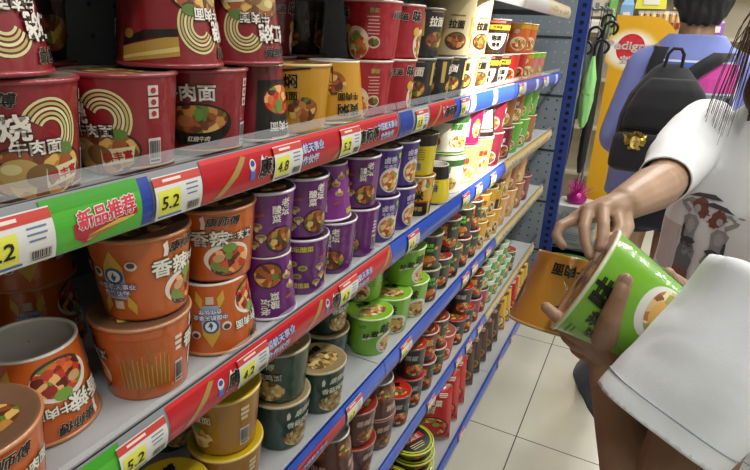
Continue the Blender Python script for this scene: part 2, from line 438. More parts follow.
def art_sticker():
    A = Art()
    def main(a):
        a.rect(0, .06, .062, .06, ink('#efe6dc'), 1); a.lines(-.004, .078, .04, 6, .007, .0022, ink('#b06a5a'), 2); a.rect(.018, .07, .008, .03, ink('#8a8480'), 2); a.rect(0, .098, .07, .008, ink('#e89a8a'), 1)
        a.text('方便面', 0, .012, .012, ink('#d84a5a'), 3, .03)
    m = Art(); main(m); A.merge(m); A.merge(m.shift(.09)); A.merge(m.shift(-.09)); A.merge(m.shift(.178)); return A
def art_magenta():
    A = Art()
    def main(a):
        a.rect(0, .055, .034, .06, ink('#f2e8ee'), 1); a.vtext('卤味', 0, .074, .020, ink('#b01458'), 4, .05, step=1.25); a.ell(.045, .05, .018, .03, SEAF(), 1)
    m = Art(); main(m); A.merge(m); A.merge(m.shift(.1)); A.merge(m.shift(-.1)); return A

def art_heldamber():
    A = Art()
    def main(a):
        a.text('牛肉面', .012, .022, .017, ink('#1c1712'), 4, .04); a.rect(-.012, .05, .012, .026, ink('#e4ddd0'), 3); a.rect(-.012, .058, .008, .006, ink('#4a5a7a'), 4)
        a.ell(-.034, .068, .009, .020, ink('#4a3416'), 2); a.ell(-.034, .068, .006, .016, ink('#c8902c'), 3); a.lines(-.034, .076, .008, 4, .005, .002, ink('#4a3416'), 4); a.ell(.014, .082, .012, .010, ink('#4a3416'), 2); a.ell(.014, .082, .009, .007, ink('#c8902c'), 3)
    m = Art(); main(m)
    for d in (0, .13, -.13): A.merge(m.shift(d))
    return A
TUB = (.0590, .0480, .105); CUP = (.0472, .0390, .105); MID = (.0570, .0465, .105); WIDE = (.0710, .0600, .122); TALL = (.0690, .0570, .150); HELD = (.0690, .0490, .113)
KIND = {
 'red':     ('red braised-beef noodle tub with white lettering', TUB, '#82141e', '#96303a', '#9a8a80', art_red),
 'redbowl': ('red noodle tub with black bowl under white lettering', TUB, '#82141e', '#96303a', '#8a7a70', lambda: art_red(True)),
 'orange':  ('orange spicy-beef noodle tub', TUB, '#bd5a1c', '#b87a4c', '#7d5a44', art_orange),
 'purple':  ('purple pickled-cabbage noodle cup', CUP, '#66206f', '#cfc4d4', '#4a3a3c', art_purple),
 'pinkpurple': ('pinkish purple noodle cup with food picture', CUP, '#7d2a84', '#d8ccd8', '#6a4a6a', art_purple),
 'violet':  ('blue-violet noodle cup with white bowl picture', CUP, '#44287c', '#cfc8dc', '#4a3440', art_violet),
 'pine':    ('dark green mushroom-chicken noodle tub', MID, '#12382a', '#b0a78a', '#a08a62', art_pine),
 'gold':    ('golden brown noodle tub with yellow lid', TUB, '#9a6a14', '#d2b45a', '#c7a818', art_gold),
 'lime':    ('lime green noodle tub with black brush lettering', MID, '#77b52a', '#cfe0a8', '#8cc43c', art_lime),
 'season':  ('red noodle tub with black brush character and bowl', MID, '#a81628', '#d8b8b0', '#b05048', art_season),
 'yellowtub': ('mustard yellow noodle tub with dark border', MID, '#c48e1a', '#d8bc78', '#8a6a48', art_yelbox),
 'darktop': ('red noodle cup with black bowl panel', CUP, '#7c1420', '#b0a098', '#5a4a44', art_dark),
 'amber':   ('plain amber noodle cup with photo top', CUP, '#d08c1c', '#d8bc78', '#8a6a48', lambda: art_plain('牛肉', BEEF, '#6a3a10')),
 'shadow':  ('blackish maroon noodle tub with painted-in shade', TUB, '#1d0f10', '#3a2c2c', '#2a2222', lambda: art_plain('烧牛肉面', BEEF, '#4a4240', dish='#1a1414')),  # tub in the shade; the shade is put into body and print colours
 'maroon':  ('dark maroon noodle tub with small print', MID, '#6a1222', '#a08078', '#7a4a44', art_season),
 'blacktub': ('black noodle tub with pale small print', MID, '#17171a', '#8a8a8a', '#4a4a4a', lambda: art_cream(True)),
 'cream':   ('cream ramen tub with brown bowl picture', MID, '#c9b98e', '#d8ccaa', '#b8a888', art_cream),
 'held': ('lime green noodle tub', HELD, '#77b52a', '#d8e4b8', '#d9a590', lambda: art_lime(.019)),
 'heldamber': ('amber noodle tub', HELD, '#d0902a', '#c8a468', '#a88a5a', art_heldamber),
 'tallcream': ('tall cream paper ramen tub with brown bowl picture', TALL, '#c9b98e', '#d8ccaa', '#b8a888', art_cream),
 'choc':    ('dark brown noodle tub with yellow band and white lettering', TUB, '#33201a', '#8a7668', '#5a443a', art_choc),
 'tangerine': ('orange noodle tub with white brush lettering', TUB, '#cf6420', '#e0b080', '#a07a60', lambda: art_plain('辛', SEAF, '#f0e4d8', '#c8961e')),
 'scarlet': ('bright red noodle tub with orange bowl picture', TUB, '#c22a22', '#e0b0a0', '#a05a50', lambda: art_plain('辛', SPICY)),
 'pinkgreen': ('pink and green noodle tub with dark food picture', TUB, '#c87474', '#b8d878', '#90a860', lambda: art_plain('冷面', MUSH, '#a02038', '#79b83a', '#7fbf3c')),
 'yellowblack': ('yellow noodle cup with black band', CUP, '#d8c414', '#3a3420', '#3a3018', art_yelblack),
 'yellowwhite': ('bright yellow noodle cup with black base', CUP, '#e0cc20', '#3a3420', '#3a3018', lambda: art_yelblack(False)),
 'rice':    ('yellow mixed-noodle cup with black base and character', CUP, '#d8a81a', '#c8b890', '#a87a3c', art_rice),
 'whitegreen': ('white and green noodle tub with vegetable picture', WIDE, '#dcd8c8', '#5f8a3c', '#7a8a5a', lambda: art_plain('鲜蔬', GREENF, '#3a7a2a', '#2f5a2a')),
 'magenta': ('magenta noodle tub with white character panel', WIDE, '#b01458', '#e0c0d0', '#3a2020', art_magenta),
 'sticker': ('black noodle tub with large pinkish label', WIDE, '#201a1a', '#d8b0a0', '#6a5a54', art_sticker),
 'peach':   ('peach orange noodle tub with egg and noodle picture', WIDE, '#dca868', '#e8d0b0', '#c08a58', lambda: art_plain('番茄', SEAF, '#c83a2a')),
 'plum':    ('plum red noodle tub with round food picture', WIDE, '#7c1c34', '#c8a0a0', '#6a3a3a', lambda: art_plain('香辣', BEEF)),
 'caramel': ('caramel brown noodle tub with sauce picture', WIDE, '#a86a3c', '#d8b888', '#8a6a4c', lambda: art_plain('酱拌', SEAF)),
 'leaf':    ('leaf green noodle tub with brown food picture', WIDE, '#63b03a', '#c8e0a8', '#8ab85a', lambda: art_plain('酸菜', MUSH)),
 'hot':     ('black noodle cup with red spicy panel', CUP, '#171313', '#c8beb4', '#a03a30', art_spicyblack),
 'blackgreen': ('black noodle cup with green lettering', CUP, '#1a1713', '#b8b0a0', '#6a7a40', art_blackgreen),
 'sunny':   ('sunny yellow noodle cup with peanut picture', CUP, '#dda41c', '#e8d8a0', '#c89a3c', lambda: art_plain('花生', MUSH, '#8a2a1a')),
 'cocoa':   ('brownish red noodle tub with dim food picture', MID, '#4a1f1a', '#8a5a4c', '#8a2a1e', lambda: art_plain('香辣', BEEF, '#b8a090', dish='#5a3226')),
 'coal':    ('black noodle cup with red lid', CUP, '#1b1b1d', '#5a5a5a', '#c02c1c', lambda: art_plain('黑椒', SPICY, '#a8a8a8', dish='#2a2a2a')),
 'fuchsia': ('fuchsia noodle cup with red food picture', CUP, '#a01e50', '#c8a8b0', '#5a2a34', lambda: art_plain('泡椒', SPICY, '#f0d8e0', dish='#5a1a2c')),
 'emerald': ('white and emerald noodle cup', CUP, '#3a9a48', '#dce4d8', '#8ab890', lambda: art_plain('鲜', SEAF, '#f0f0e8', '#d8dcd0')),
}
PROTO = {}
def cup_meshes(k):
    if k in PROTO: return PROTO[k]
    desc, (rt, rb, h), body, rim, lid, art = KIND[k]
    rm = (rt+rb)/2
    m = MB(); bm_ = pap(body)
    m.lathe([(rb-.004, .003), (rb-.003, 0), (rb, 0), (rb + .0004, .003), (rt-.0003, h-.003)], bm_, 48)
    art_ = art()
    R_ = lambda y: rb + (rt-rb)*max(0, min(1, y/h))
    def fn(x, y, e):
        a = -PI/2 + x/rm; r = R_(min(y, h-.004)) + e + .0003
        return (r*math.cos(a), r*math.sin(a), min(y, h-.004))
    art_.lay(m, fn, .0045)
    body_me = m.mesh('body')
    q = MB(); rmt = mat(rim, .35, .5, film=True)
    q.lathe([(rt-.0006, h-.0048), (rt+.0010, h-.0044), (rt+.0018, h-.0026), (rt+.0012, h-.0008), (rt-.0005, h)], rmt, 48)
    rim_me = q.mesh('rim')
    q = MB(); lm = mat(lid, .3, .6, film=True)
    q.lathe([(rt-.0003, h-.0001), (rt-.003, h+.0004), (rt-.006, h-.0012), (.001, h-.0012)], lm, 48)
    la = Art()
    la.ell(0, -.012, rt*.66, rt*.42, {'lime': GREENF, 'pine': MUSH, 'gold': SEAF}.get(k, BEEF)(), 1)
    la.text('康师傅' if k in ('red', 'redbowl', 'orange', 'gold', 'pine') else '泡面', 0, rt*.45, rt*.32, ink('#17130f'), 3, .04, shear=.2)
    la.lay(q, lambda x, y, e: (x, y, h-.0008+e))
    lid_me = q.mesh('lid')
    q = MB(); q.lathe([(rb-.003, .0005), (rb-.005, .004), (.001, .004)], mat('#b0aca4', .5, .4, film=True), 40); q.lathe([(rb-.0045, .0042), (rb-.003, -.0004), (rb+.0006, -.0003), (rb+.0007, .002)], mat('#cfc8bc', .4, .4), 40)
    base_me = q.mesh('base_disc')
    PROTO[k] = (body_me, rim_me, lid_me, base_me); return PROTO[k]
def cup(k, loc, rot=0, inv=False, name=None, matrix=None):
    body, rim, lid, base = cup_meshes(k); h = KIND[k][1][2]
    nm = name or ('noodle_cup' if KIND[k][1] is CUP else 'noodle_tub')
    r = empty(nm)
    if matrix is not None: r.matrix_world = matrix
    elif inv: r.location = (loc[0], loc[1], loc[2] + h + .0007); r.rotation_euler = (PI, 0, rot)
    else: r.location = loc; r.rotation_euler = (0, 0, rot)
    for n_, me in (('body', body), ('rim', rim), ('lid', lid)) + ((('base_disc', base),) if inv else ()):
        link(bpy.data.objects.new(n_, me), r)
    return r

# ------------------------------------------------------------------ shelving
SURF = dict(T=1.645, A=1.346, B=1.063, C=.765, D=.43, E=.175)
FY = dict(T=.45, A=.45, B=.45, C=.45, D=.45, E=.393)
NAMES = dict(T='overhead shelf', A='top shelf', B='second shelf', C='third shelf', D='fourth shelf', E='bottom shelf')
BAYS = [(-.02, .990), (.993, 1.968), (1.971, 2.93)]
BAYN = ['near', 'middle', 'far']
RH = .055
def rail_fn(tier, extra=0):
    z0 = SURF[tier] - .045; y0 = FY[tier]
    return lambda x, y, e: (x, y0 - .007*math.sin(PI*max(0, min(1, y/RH))) - e - extra, z0 + y)
BLUE, REDS, GREENS, YEL = '#2750b8', '#b3121f', '#4fae34', '#c9a22a'
rail_col = {('A',0):'#8a8d90',('B',0):'#8a8d90',('C',0):BLUE,('D',0):BLUE,('E',0):BLUE,('T',0):'#8c9096',('T',1):'#8c9096',('T',2):'#b9bcc4',
            ('A',1):'#9a9da0',('A',2):BLUE,('B',2):'#a8a498',('C',2):'#a8a498',('D',2):'#a8a498'}
def red_strip(x0, x1, full=True):
    a = Art(); a.rect((x0+x1)/2, RH/2, x1-x0, RH*.94, ink(REDS), 1); a.rect((x0+x1)/2, RH*.93, x1-x0, RH*.1, ink('#d02a2a'), 2)
    x = x0+.02; i = 0
    while x < x1-.05:
        a.poly([(x,.004),(x+.03,.030),(x+.05,.048),(x+.058,.046),(x+.04,.026),(x+.012,.004)], ink('#a58a4a'), 3)
        if x+.085 < x1-.01:
            a.ell(x+.068, .034, .006, .008, ink('#d8d4cc'), 4); a.ell(x+.068, .036, .004, .004, ink('#2a4a9a'), 5); a.rect(x+.068, .021, .009, .014, ink('#4a6ac0'), 4)
        if x+.13 < x1: 
            a.poly([(x+.085,.036),(x+.09,.044),(x+.094,.032),(x+.092,.016),(x+.085,.016)], ink('#e2dcd4'), 4); a.text('康师傅', x+.120, .027, .024, ink('#17110f'), 6, .04, shear=.2, halo=ink('#e2dcd4'), hb=.1)
        if x+.24 < x1:
            a.text('中国航天事业', x+.196, .036, .0135, ink('#e6e2ec'), 6, .02, halo=ink('#3444a4'), hb=.13); a.text('合作伙伴', x+.196, .018, .0135, ink('#e6e2ec'), 6, .02, halo=ink('#3444a4'), hb=.13)
        x += .27
    return a
def green_strip(x0, x1):
    a = Art(); a.rect((x0+x1)/2, RH/2, x1-x0, RH*.94, ink(GREENS), 1); a.rect((x0+x1)/2, RH*.86, x1-x0, RH*.22, ink('#3f9a28'), 2)
    c = (x0+x1)/2+.01
    if x1-x0 > .06:
        a.poly([(c-.034,.012),(c-.024,.004),(c+.034,.020),(c+.032,.034),(c-.036,.026)], ink('#b01c34'), 3); a.poly([(c-.02,.012),(c+.03,.024),(c+.03,.018),(c-.022,.006)], ink('#d8b84a'), 3)
        a.text('新品推荐', c, .030, .018, ink('#d8465a'), 7, .03, w=.062, rot=.06, halo=ink('#f0ece4'), hb=.1)
    else: a.text('新', c, .028, .018, ink('#d8465a'), 7, .03, halo=ink('#f0ece4'), hb=.1)
    return a
def plain_strip(x0, x1, c):
    a = Art(); a.rect((x0+x1)/2, RH/2, x1-x0, RH*.9, ink(c), 1); return a
def blue_strip(x0, x1):
    a = plain_strip(x0, x1, '#2450c4'); x = x0 + .15
    while x < x1 - .05: a.rect(x, RH/2, .05, RH*.8, ink('#d8dce6'), 2); a.rect(x+.02, RH*.6, .008, RH*.3, ink('#6a8ad8'), 3); x += .23
    return a
def yellow_strip(x0, x1):
    a = plain_strip(x0, x1, '#bfb9a4'); rnd = random.Random(4); x = x0 + .02
    while x < x1 - .03:
        a.ell(x, RH*(.3+.4*rnd.random()), .008+.008*rnd.random(), .006, ink(rnd.choice([YEL, '#d8b83a', '#8a8690', '#d8c060'])), 2); x += .022
    a.rect((x0+x1)/2, RH*.9, x1-x0, RH*.12, ink(YEL), 2); return a
STRIPS = {
 ('A',0): [('green',-.02,.205),('green',.262,.362),('blue',.362,.376),('red',.448,.985)],
 ('A',1): [('blue',.995,1.06),('red',1.155,1.326),('bluew',1.33,1.965)], ('A',2): [('bluew',1.973,2.92)],
 ('B',0): [('green',-.02,.300),('red',.366,.985)],
 ('C',0): [('redlow',.2,.80)], ('B',2): [('yellow',1.975,2.92)], ('C',2): [('yellow',1.975,2.92)], ('D',2): [('yellow',1.975,2.92)], ('T',2): [('yellow',2.4,2.92)],
}
def redlow(x0, x1):
    a = red_strip(x0, x1).shift(0, -.0, 1); b = Art()
    b.p = [(l, m, [(x, y*.74+.001) for x, y in q]) for l, m, q in a.p]; return b
SK = dict(green=green_strip, red=red_strip, bluew=blue_strip, yellow=yellow_strip, redlow=redlow, blue=lambda a, b: plain_strip(a, b, '#24409a'))
SN = dict(green='green_strip', red='red_strip', bluew='blue_strip', yellow='yellow_strip', redlow='red_strip', blue='blue_strip')
BOARD = mat('#a9abac', .35, .2, var=.05, name='grey_enamelled_steel'); UNDER = mat('#6c6e70', .5)
guard = transp('clear_plastic', '#c4c8cc', .34, .3)
for t in 'TABCDE':
    for bi, (x0, x1) in enumerate(BAYS):
        s = SURF[t]; y0 = FY[t]; z0 = s-.045
        r = empty('shelf', (0, 0, 0))
        rc = rail_col.get((t, bi), BLUE)
        cname = {'#8a8d90':'grey','#9a9da0':'grey',BLUE:'blue','#8c9096':'silver','#b9bcc4':'silvery','#a8a498':'yellow patterned'}[rc]
        tag(r, f'{BAYN[bi]} section of the {NAMES[t]}, grey board with {cname} price rail', 'shelf', 'shelves of the noodle gondola')
        m = MB()
        m.box((x0, y0+.004, s-.006), (x1, .868, s), BOARD)
        m.box((x0, y0+.010, s-.032), (x1, y0+.016, s-.006), UNDER); m.box((x0, .5, s-.03), (x0+.003, .868, s-.006), UNDER); m.box((x1-.003, .5, s-.03), (x1, .868, s-.006), UNDER)
        m.build('board', r)
        m = MB(); n = 10; vs = []
        fn = rail_fn(t); rmat = mat(rc, .3, .4)
        for i in range(n+1):
            for x in (x0, x1): vs.append(fn(x, RH*i/n, 0))
        m.add(vs, [(2*i, 2*i+1, 2*i+3, 2*i+2) for i in range(n)], rmat, True)
        m.box((x0, y0, z0), (x1, y0+.010, z0+.002), rmat); m.box((x0, y0, z0+RH-.002), (x1, y0+.006, z0+RH), rmat)
        m.box((x0, y0+.0005, z0), (x1, y0+.003, z0+RH), mat('#8a8c8e', .4))
        m.build('price_rail', r)
        # a clear plastic edging that runs along the top of the rail, leaning back over the board
        if t in 'ABCD':
            m = MB(); m.add([(x0, y0-.001, z0+RH*.2), (x1, y0-.001, z0+RH*.2), (x1, y0-.0085, z0+RH*.55), (x0, y0-.0085, z0+RH*.55), (x1, y0+.002, z0+RH+.004), (x0, y0+.002, z0+RH+.004), (x1, y0+.0045, z0+RH+(.017 if t == 'A' else .010)), (x0, y0+.0045, z0+RH+(.017 if t == 'A' else .010))],
                            [(5, 4, 6, 7)], guard)
            m.build('clear_edging', r)
        for (k, a, b) in STRIPS.get((t, bi), []):
            m = MB(); SK[k](a, b).lay(m, rail_fn(t, .0006), None, rows=RH/14)
            m.build(SN[k], r)
        if t == 'E':
            m = MB(); m.box((x0, y0+.04, 0), (x1, y0+.05, z0+.002), mat('#22262c', .5)); m.build('kick_plate', r)

# ------------------------------------------------------------------ price tags
def tag_art(price, w=.066, green=False):
    a = Art(); a.rect(0, RH*.47, w, RH*.86, ink('#d9d9d6'), 1)
    a.rect(0, RH*.80, w, RH*.16, ink('#c4453c'), 2); a.lines(-w*.12, RH*.81, w*.4, 1, .01, .003, ink('#f0d8d0'), 3)
    a.rect(-w*.22, RH*.38, w*.46, RH*.5, ink('#e0e052'), 2); a.text(price, -w*.22, RH*.38, RH*.26, ink('#20211c'), 4, .02, shear=.1)
    a.lines(w*.28, RH*.64, w*.3, 3, .0055, .0018, ink('#6a7a9a'), 2); a.barcode(w*.3, RH*.18, w*.3, RH*.2, 2)
    a.rect(-w*.2, RH*.1, w*.5, .002, ink('#3a62c0'), 3)
    return a
TAGS = {'A': [(.235,'5.2'),(.411,'5.2'),(.613,'4.8'),(.791,'5.2'),(1.105,'5.5'),(1.40,'9.9'),(2.05,'6.5'),(2.5,'6.5')],
        'B': [(.327,'5.2'),(.522,'4.2'),(.799,'4.2'),(1.107,'4.2'),(1.50,'6.8'),(1.63,'6.8'),(1.80,'5.8')],
        'C': [(.838,'4.2'),(1.11,'5.0'),(1.59,'5.5'),(1.69,'5.5'),(1.86,'6.0')],
        'D': [(.72,'4.5'),(1.355,'4.5'),(1.62,'5.0'),(1.735,'5.0'),(1.88,'5.8')],
        'E': [(1.56,'3.5'),(2.085,'12.8'),(2.315,'12.8')]}
ORD = ['first', 'second', 'third', 'fourth', 'fifth', 'sixth', 'seventh', 'eighth', 'ninth', 'tenth', 'eleventh', 'twelfth', 'thirteenth', 'fourteenth', 'fifteenth']
TM = {}
for t, L in TAGS.items():
    for i, (x, p) in enumerate(L):
        key = (t == 'E', p)
        if key not in TM:
            m = MB(); tag_art(p).lay(m, lambda X, Y, e: (X, -.007*math.sin(PI*max(0, min(1, Y/RH)))-e, Y), rows=RH/14); TM[key] = m.mesh('price_tag')
        o = bpy.data.objects.new('price_tag', TM[key]); link(o); o.location = (x, FY[t]-.0032, SURF[t]-.045)
        tag(o, f'white price tag with yellow panel on the {NAMES[t]} edge, {ORD[i]} from the left', 'price tag', 'price tags on the shelf edges')

# ------------------------------------------------------------------ posts and perforated panels
def perforated(name, col, holecol=None):
    m = bpy.data.materials.new(name); n, l, b = nodes(m)
    b.inputs['Base Color'].default_value = lin(col); b.inputs['Roughness'].default_value = .45
    t = n.new('ShaderNodeTexCoord'); sp = n.new('ShaderNodeSeparateXYZ'); l.new(t.outputs['Object'], sp.inputs[0])
    def mth(op, a, b_=None, v=None):
        q = n.new('ShaderNodeMath'); q.operation = op
        l.new(a, q.inputs[0]) if not isinstance(a, (int, float)) else setattr(q.inputs[0], 'default_value', a)
        if b_ is not None:
            if isinstance(b_, (int, float)): q.inputs[1].default_value = b_
            else: l.new(b_, q.inputs[1])
        return q.outputs[0]
    u = sp.outputs['X']; v = sp.outputs['Z']
    def cell(c, s): return mth('MULTIPLY', mth('SUBTRACT', mth('FRACT', mth('DIVIDE', c, s)), .5), s)
    a = cell(u, .05); c = cell(v, .05)
    d = mth('SQRT', mth('ADD', mth('MULTIPLY', a, a), mth('MULTIPLY', c, c)))
    hole = mth('LESS_THAN', d, .0048)
    inv = mth('SUBTRACT', 1.0, hole); l.new(inv, b.inputs['Alpha'])
    return m
perf = perforated('perforated_grey_steel', '#87919a')
pm = MB(); pw = .47; zt = 0
for k in range(7):     # stacked pressed sheets, with a dark joint between
    z1 = min(zt+.30, 2.05); pm.box((0, 0, zt+.002), (pw, .003, z1-.002), perf); pm.box((0, .0035, z1-.006), (pw, .006, z1+.006), mat('#2c3338', .6)); zt = z1
ep = pm.build('perforated_end_panel'); bsm = MB(); bsm.box((0, -.022, 0), (pw, -.018, 1.22), mat('#15181c', .8)); bsm.build('added_dark_sheet', ep); ep.location = (3.16, .452, .02); ep.rotation_euler = (0, 0, PI/2)  # unseen dark sheet added behind the panel so the lower holes look dark
tag(ep, 'grey perforated steel panel closing the far end of the noodle shelves', 'panel')
for bi, (x0, x1) in enumerate(BAYS + [(2.93, 3.15)]):
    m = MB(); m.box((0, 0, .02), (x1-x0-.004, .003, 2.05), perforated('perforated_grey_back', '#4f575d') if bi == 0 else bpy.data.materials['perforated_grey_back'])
    o = m.build('perforated_back_panel'); o.location = (x0+.002, .875, 0)
    tag(o, f'grey perforated back panel behind the {(BAYN+["last narrow"])[bi]} section of shelving', 'panel', 'back panels of the noodle gondola')
m = MB(); m.box((-.02, .882, .0), (3.15, .89, 2.06), mat('#3a3f44', .7)); o = m.build('gondola_backing'); tag(o, 'dark sheet standing behind the perforated back panels', 'panel')
def post(x, y, w=.068, d=.06, H=2.1):
    m = MB(); c = mat('#1f3a86', .35, .3); dk = mat('#070a14', .7)
    hw = .010; pitch = .042; z = .03
    def quad(y0, y1, z0, z1): m.add([(0, y0, z0), (0, y0, z1), (0, y1, z1), (0, y1, z0)], [(0, 1, 2, 3)], c)
    quad(0, w/2-hw, 0, H); quad(w/2+hw, w, 0, H); quad(w/2-hw, w/2+hw, 0, z)
    while z < H-.05:
        hh = .020; m.add([(.004, w/2-hw, z), (.004, w/2-hw, z+hh), (.004, w/2+hw, z+hh), (.004, w/2+hw, z)], [(0, 1, 2, 3)], dk); quad(w/2-hw, w/2+hw, z+hh, z+pitch); z += pitch
    quad(w/2-hw, w/2+hw, z, H)
    m.box((.0045, .0005, 0), (d, w-.0005, H), c); m.box((0, 0, 0), (.0045, .001, H), c); m.box((0, w-.001, 0), (.0045, w, H), c)
    o = m.build('slotted_post'); o.location = (x, y, 0); return o
tag(post(3.165, .383), 'blue steel upright post with dark slots at the far end of shelving', 'post')
# bracket stubs that carry the shelves at the end panel
for i, t in enumerate('ABCD'):
    m = MB(); m.box((2.935, .47, SURF[t]-.03), (3.15, .482, SURF[t]-.012), mat('#5a6066', .4, metal=.6)); m.box((2.935, .78, SURF[t]-.03), (3.15, .792, SURF[t]-.012), mat('#5a6066', .4, metal=.6)); m.box((2.935, .47, SURF[t]-.034), (2.945, .792, SURF[t]-.012), mat('#5a6066', .4, metal=.6))
    o = m.build('shelf_bracket'); tag(o, f'grey steel bracket bar at the far end of the {NAMES[t]}', 'bracket', 'brackets at the end panel')

# ------------------------------------------------------------------ stock on the shelves:  tier, row (front/back), level, kind, x, y, turn, inverted
F, B2 = .548, .69
STOCK = []
def put(t, lvl, k, x, y=F, rot=0, inv=False): STOCK.append((t, lvl, k, round(x*.958, 4), y - (.027 if y < .65 else 0), rot - (0 if x < .6 or t == 'A' and x < 1.2 or k in ('gold', 'pine') else (.5 if x < 1.2 else .85)*math.atan2(x, y)), inv))
R = math.radians
# top shelf, lower layer
for x, k, r_, i in [(.308,'red',-24,0),(.434,'red',-84,0),(.559,'redbowl',-55,0),(.672,'darktop',20,1),(.778,'yellowtub',-75,0),(.900,'yellowtub',-10,1),(1.022,'season',55,0),(1.144,'season',-12,0),(1.266,'blacktub',0,0),(1.388,'blacktub',-25,0),(1.510,'blacktub',5,0),(1.632,'cream',0,0),(1.754,'cream',20,0),(1.882,'choc',0,0),(2.012,'choc',20,0),(2.142,'scarlet',0,0),(2.272,'scarlet',10,0),(2.402,'tangerine',25,0),(2.532,'pinkgreen',-10,0),(2.664,'pinkgreen',0,0)]: put('A', 0, k, x, F, R(r_), i)
for x, k, r_, i, y in [(.285,'red',205,1,F),(.512,'red',20,1,F),(.640,'red',165,1,F),(1.052,'season',35,0,F),(1.174,'season',-20,0,F),(1.300,'blacktub',40,0,F),(1.51,'tallcream',10,0,F),(1.665,'tallcream',-45,0,F),(1.945,'choc',8,0,F),(2.27,'tangerine',0,0,F),(2.41,'tangerine',10,0,F),
                       (.435,'shadow',0,0,.69),(.81,'amber',0,0,.69),(.93,'maroon',10,0,.69),(1.06,'shadow',0,0,.70)]: put('A', 1, k, x, y, R(r_), i)
for x, k in [(.435,'red'),(.81,'yellowtub'),(.93,'maroon'),(1.06,'maroon')]: put('A', 0, k, x, .69)
# second shelf
for x, k, r_, i, y in [(.190,'orange',-5,0,.505),(.305,'orange',20,1,.590),(.425,'orange',-138,0,F),(.555,'orange',45,1,F),(.669,'purple',0,1,.535),(.775,'purple',50,0,.535),(.882,'purple',-45,0,.535),(.985,'purple',-70,0,.535),(1.088,'violet',0,0,.535),(1.190,'violet',20,0,.535),(1.318,'rice',0,0,.535),(1.450,'yellowwhite',0,1,.535),(1.585,'whitegreen',0,0,.56),(1.737,'peach',10,0,.56),(1.889,'peach',30,0,.56),(2.041,'plum',0,0,.56),(2.193,'plum',15,0,.56),(2.345,'leaf',0,0,.56),(2.497,'leaf',15,0,.56),(2.649,'caramel',0,0,.56),
                       (.13,'orange',100,0,.72),(.262,'orange',100,0,.73),(.405,'orange',60,1,.715)]: put('B', 0, k, x, y, R(r_), i)
for x, k, r_, i, y in [(.436,'orange',10,0,F),(.566,'orange',-38,0,F),(.668,'purple',-8,0,.535),(.773,'purple',-8,0,.535),(.874,'pinkpurple',150,1,.545),(.980,'purple',-20,0,.535),(1.088,'violet',0,0,.535),(1.190,'violet',15,0,.535),(1.318,'yellowblack',0,0,.535),(1.585,'whitegreen',25,0,.56),(1.737,'magenta',0,0,.56),(1.889,'sticker',0,1,.56),(2.041,'plum',0,0,.56),(2.193,'caramel',0,0,.56),(2.345,'caramel',20,0,.56),(2.497,'leaf',0,0,.56),(2.649,'leaf',0,0,.56),
                       (.13,'shadow',100,0,.72),(.262,'orange',30,0,.73),(.405,'orange',69,1,.715)]: put('B', 1, k, x, y, R(r_), i)
# third shelf
for x, k, r_, i, y in [(.432,'gold',-10,0,F),(.562,'gold',10,0,F),(.714,'pine',0,0,F),(.842,'pine',-10,0,.54),(.965,'pine',80,0,.60),(1.095,'lime',8,0,F),(1.218,'lime',-12,0,F),(1.328,'lime',0,0,.542),(1.434,'blackgreen',20,0,.535),(1.538,'hot',-25,0,.535),(1.640,'blackgreen',0,0,.535),(1.742,'hot',0,0,.535),(1.844,'hot',-10,0,.535),(1.950,'sunny',0,0,.535),(2.052,'sunny',10,0,.535),(2.154,'sunny',0,0,.535),(2.276,'peach',0,0,.56),(2.43,'peach',0,0,.56),(2.585,'caramel',0,0,.56),(2.74,'plum',0,0,.56),
                       (.60,'pine',0,0,.70),(.73,'pine',60,0,.69)]: put('C', 0, k, x, y, R(r_), i)
for x, k, r_, i, y in [(.562,'gold',0,0,F),(.714,'pine',75,0,F),(.965,'pine',0,0,.60),(1.155,'lime',92,0,.60),(1.30,'lime',35,0,F),(1.434,'blackgreen',0,0,.535),(1.600,'hot',-20,0,.535),(1.742,'blackgreen',0,0,.535),(1.844,'hot',0,0,.535),(1.950,'sunny',20,0,.535),(2.052,'sunny',0,0,.535),(2.154,'rice',0,0,.535),(2.276,'peach',20,0,.56),(2.43,'caramel',0,0,.56),(2.585,'peach',0,0,.56),
                       (.60,'pine',-10,0,.70)]: put('C', 1, k, x, y, R(r_), i)
# fourth shelf
for x, k, r_, i, y in [(.78,'cocoa',0,0,F),(.905,'cocoa',0,0,F),(1.03,'cocoa',20,0,F),(1.155,'cocoa',0,0,F),(1.268,'coal',0,0,.535),(1.370,'coal',10,0,.535),(1.472,'hot',0,0,.535),(1.574,'hot',-20,0,.535),(1.676,'scarlet',0,0,F),(1.80,'coal',0,0,.535),(1.902,'coal',15,0,.535),(2.004,'fuchsia',0,0,.535),(2.106,'fuchsia',0,0,.535),(2.208,'emerald',0,0,.535),(2.310,'emerald',20,0,.535),(2.412,'emerald',0,0,.535),(2.514,'emerald',0,0,.535),(2.616,'hot',0,0,.535)]: put('D', 0, k, x, y, R(r_), i)
for x, k, r_, i, y in [(.905,'cocoa',120,1,F),(1.03,'cocoa',0,0,F),(1.155,'cocoa',100,1,F),(1.370,'coal',0,0,.535),(1.472,'hot',20,0,.535),(1.574,'hot',0,0,.535),(1.85,'coal',0,0,.535),(2.004,'hot',0,0,.535),(2.106,'emerald',0,0,.535),(2.208,'emerald',0,0,.535),(2.310,'emerald',0,0,.535),(2.412,'emerald',0,0,.535)]: put('D', 1, k, x, y, R(r_), i)

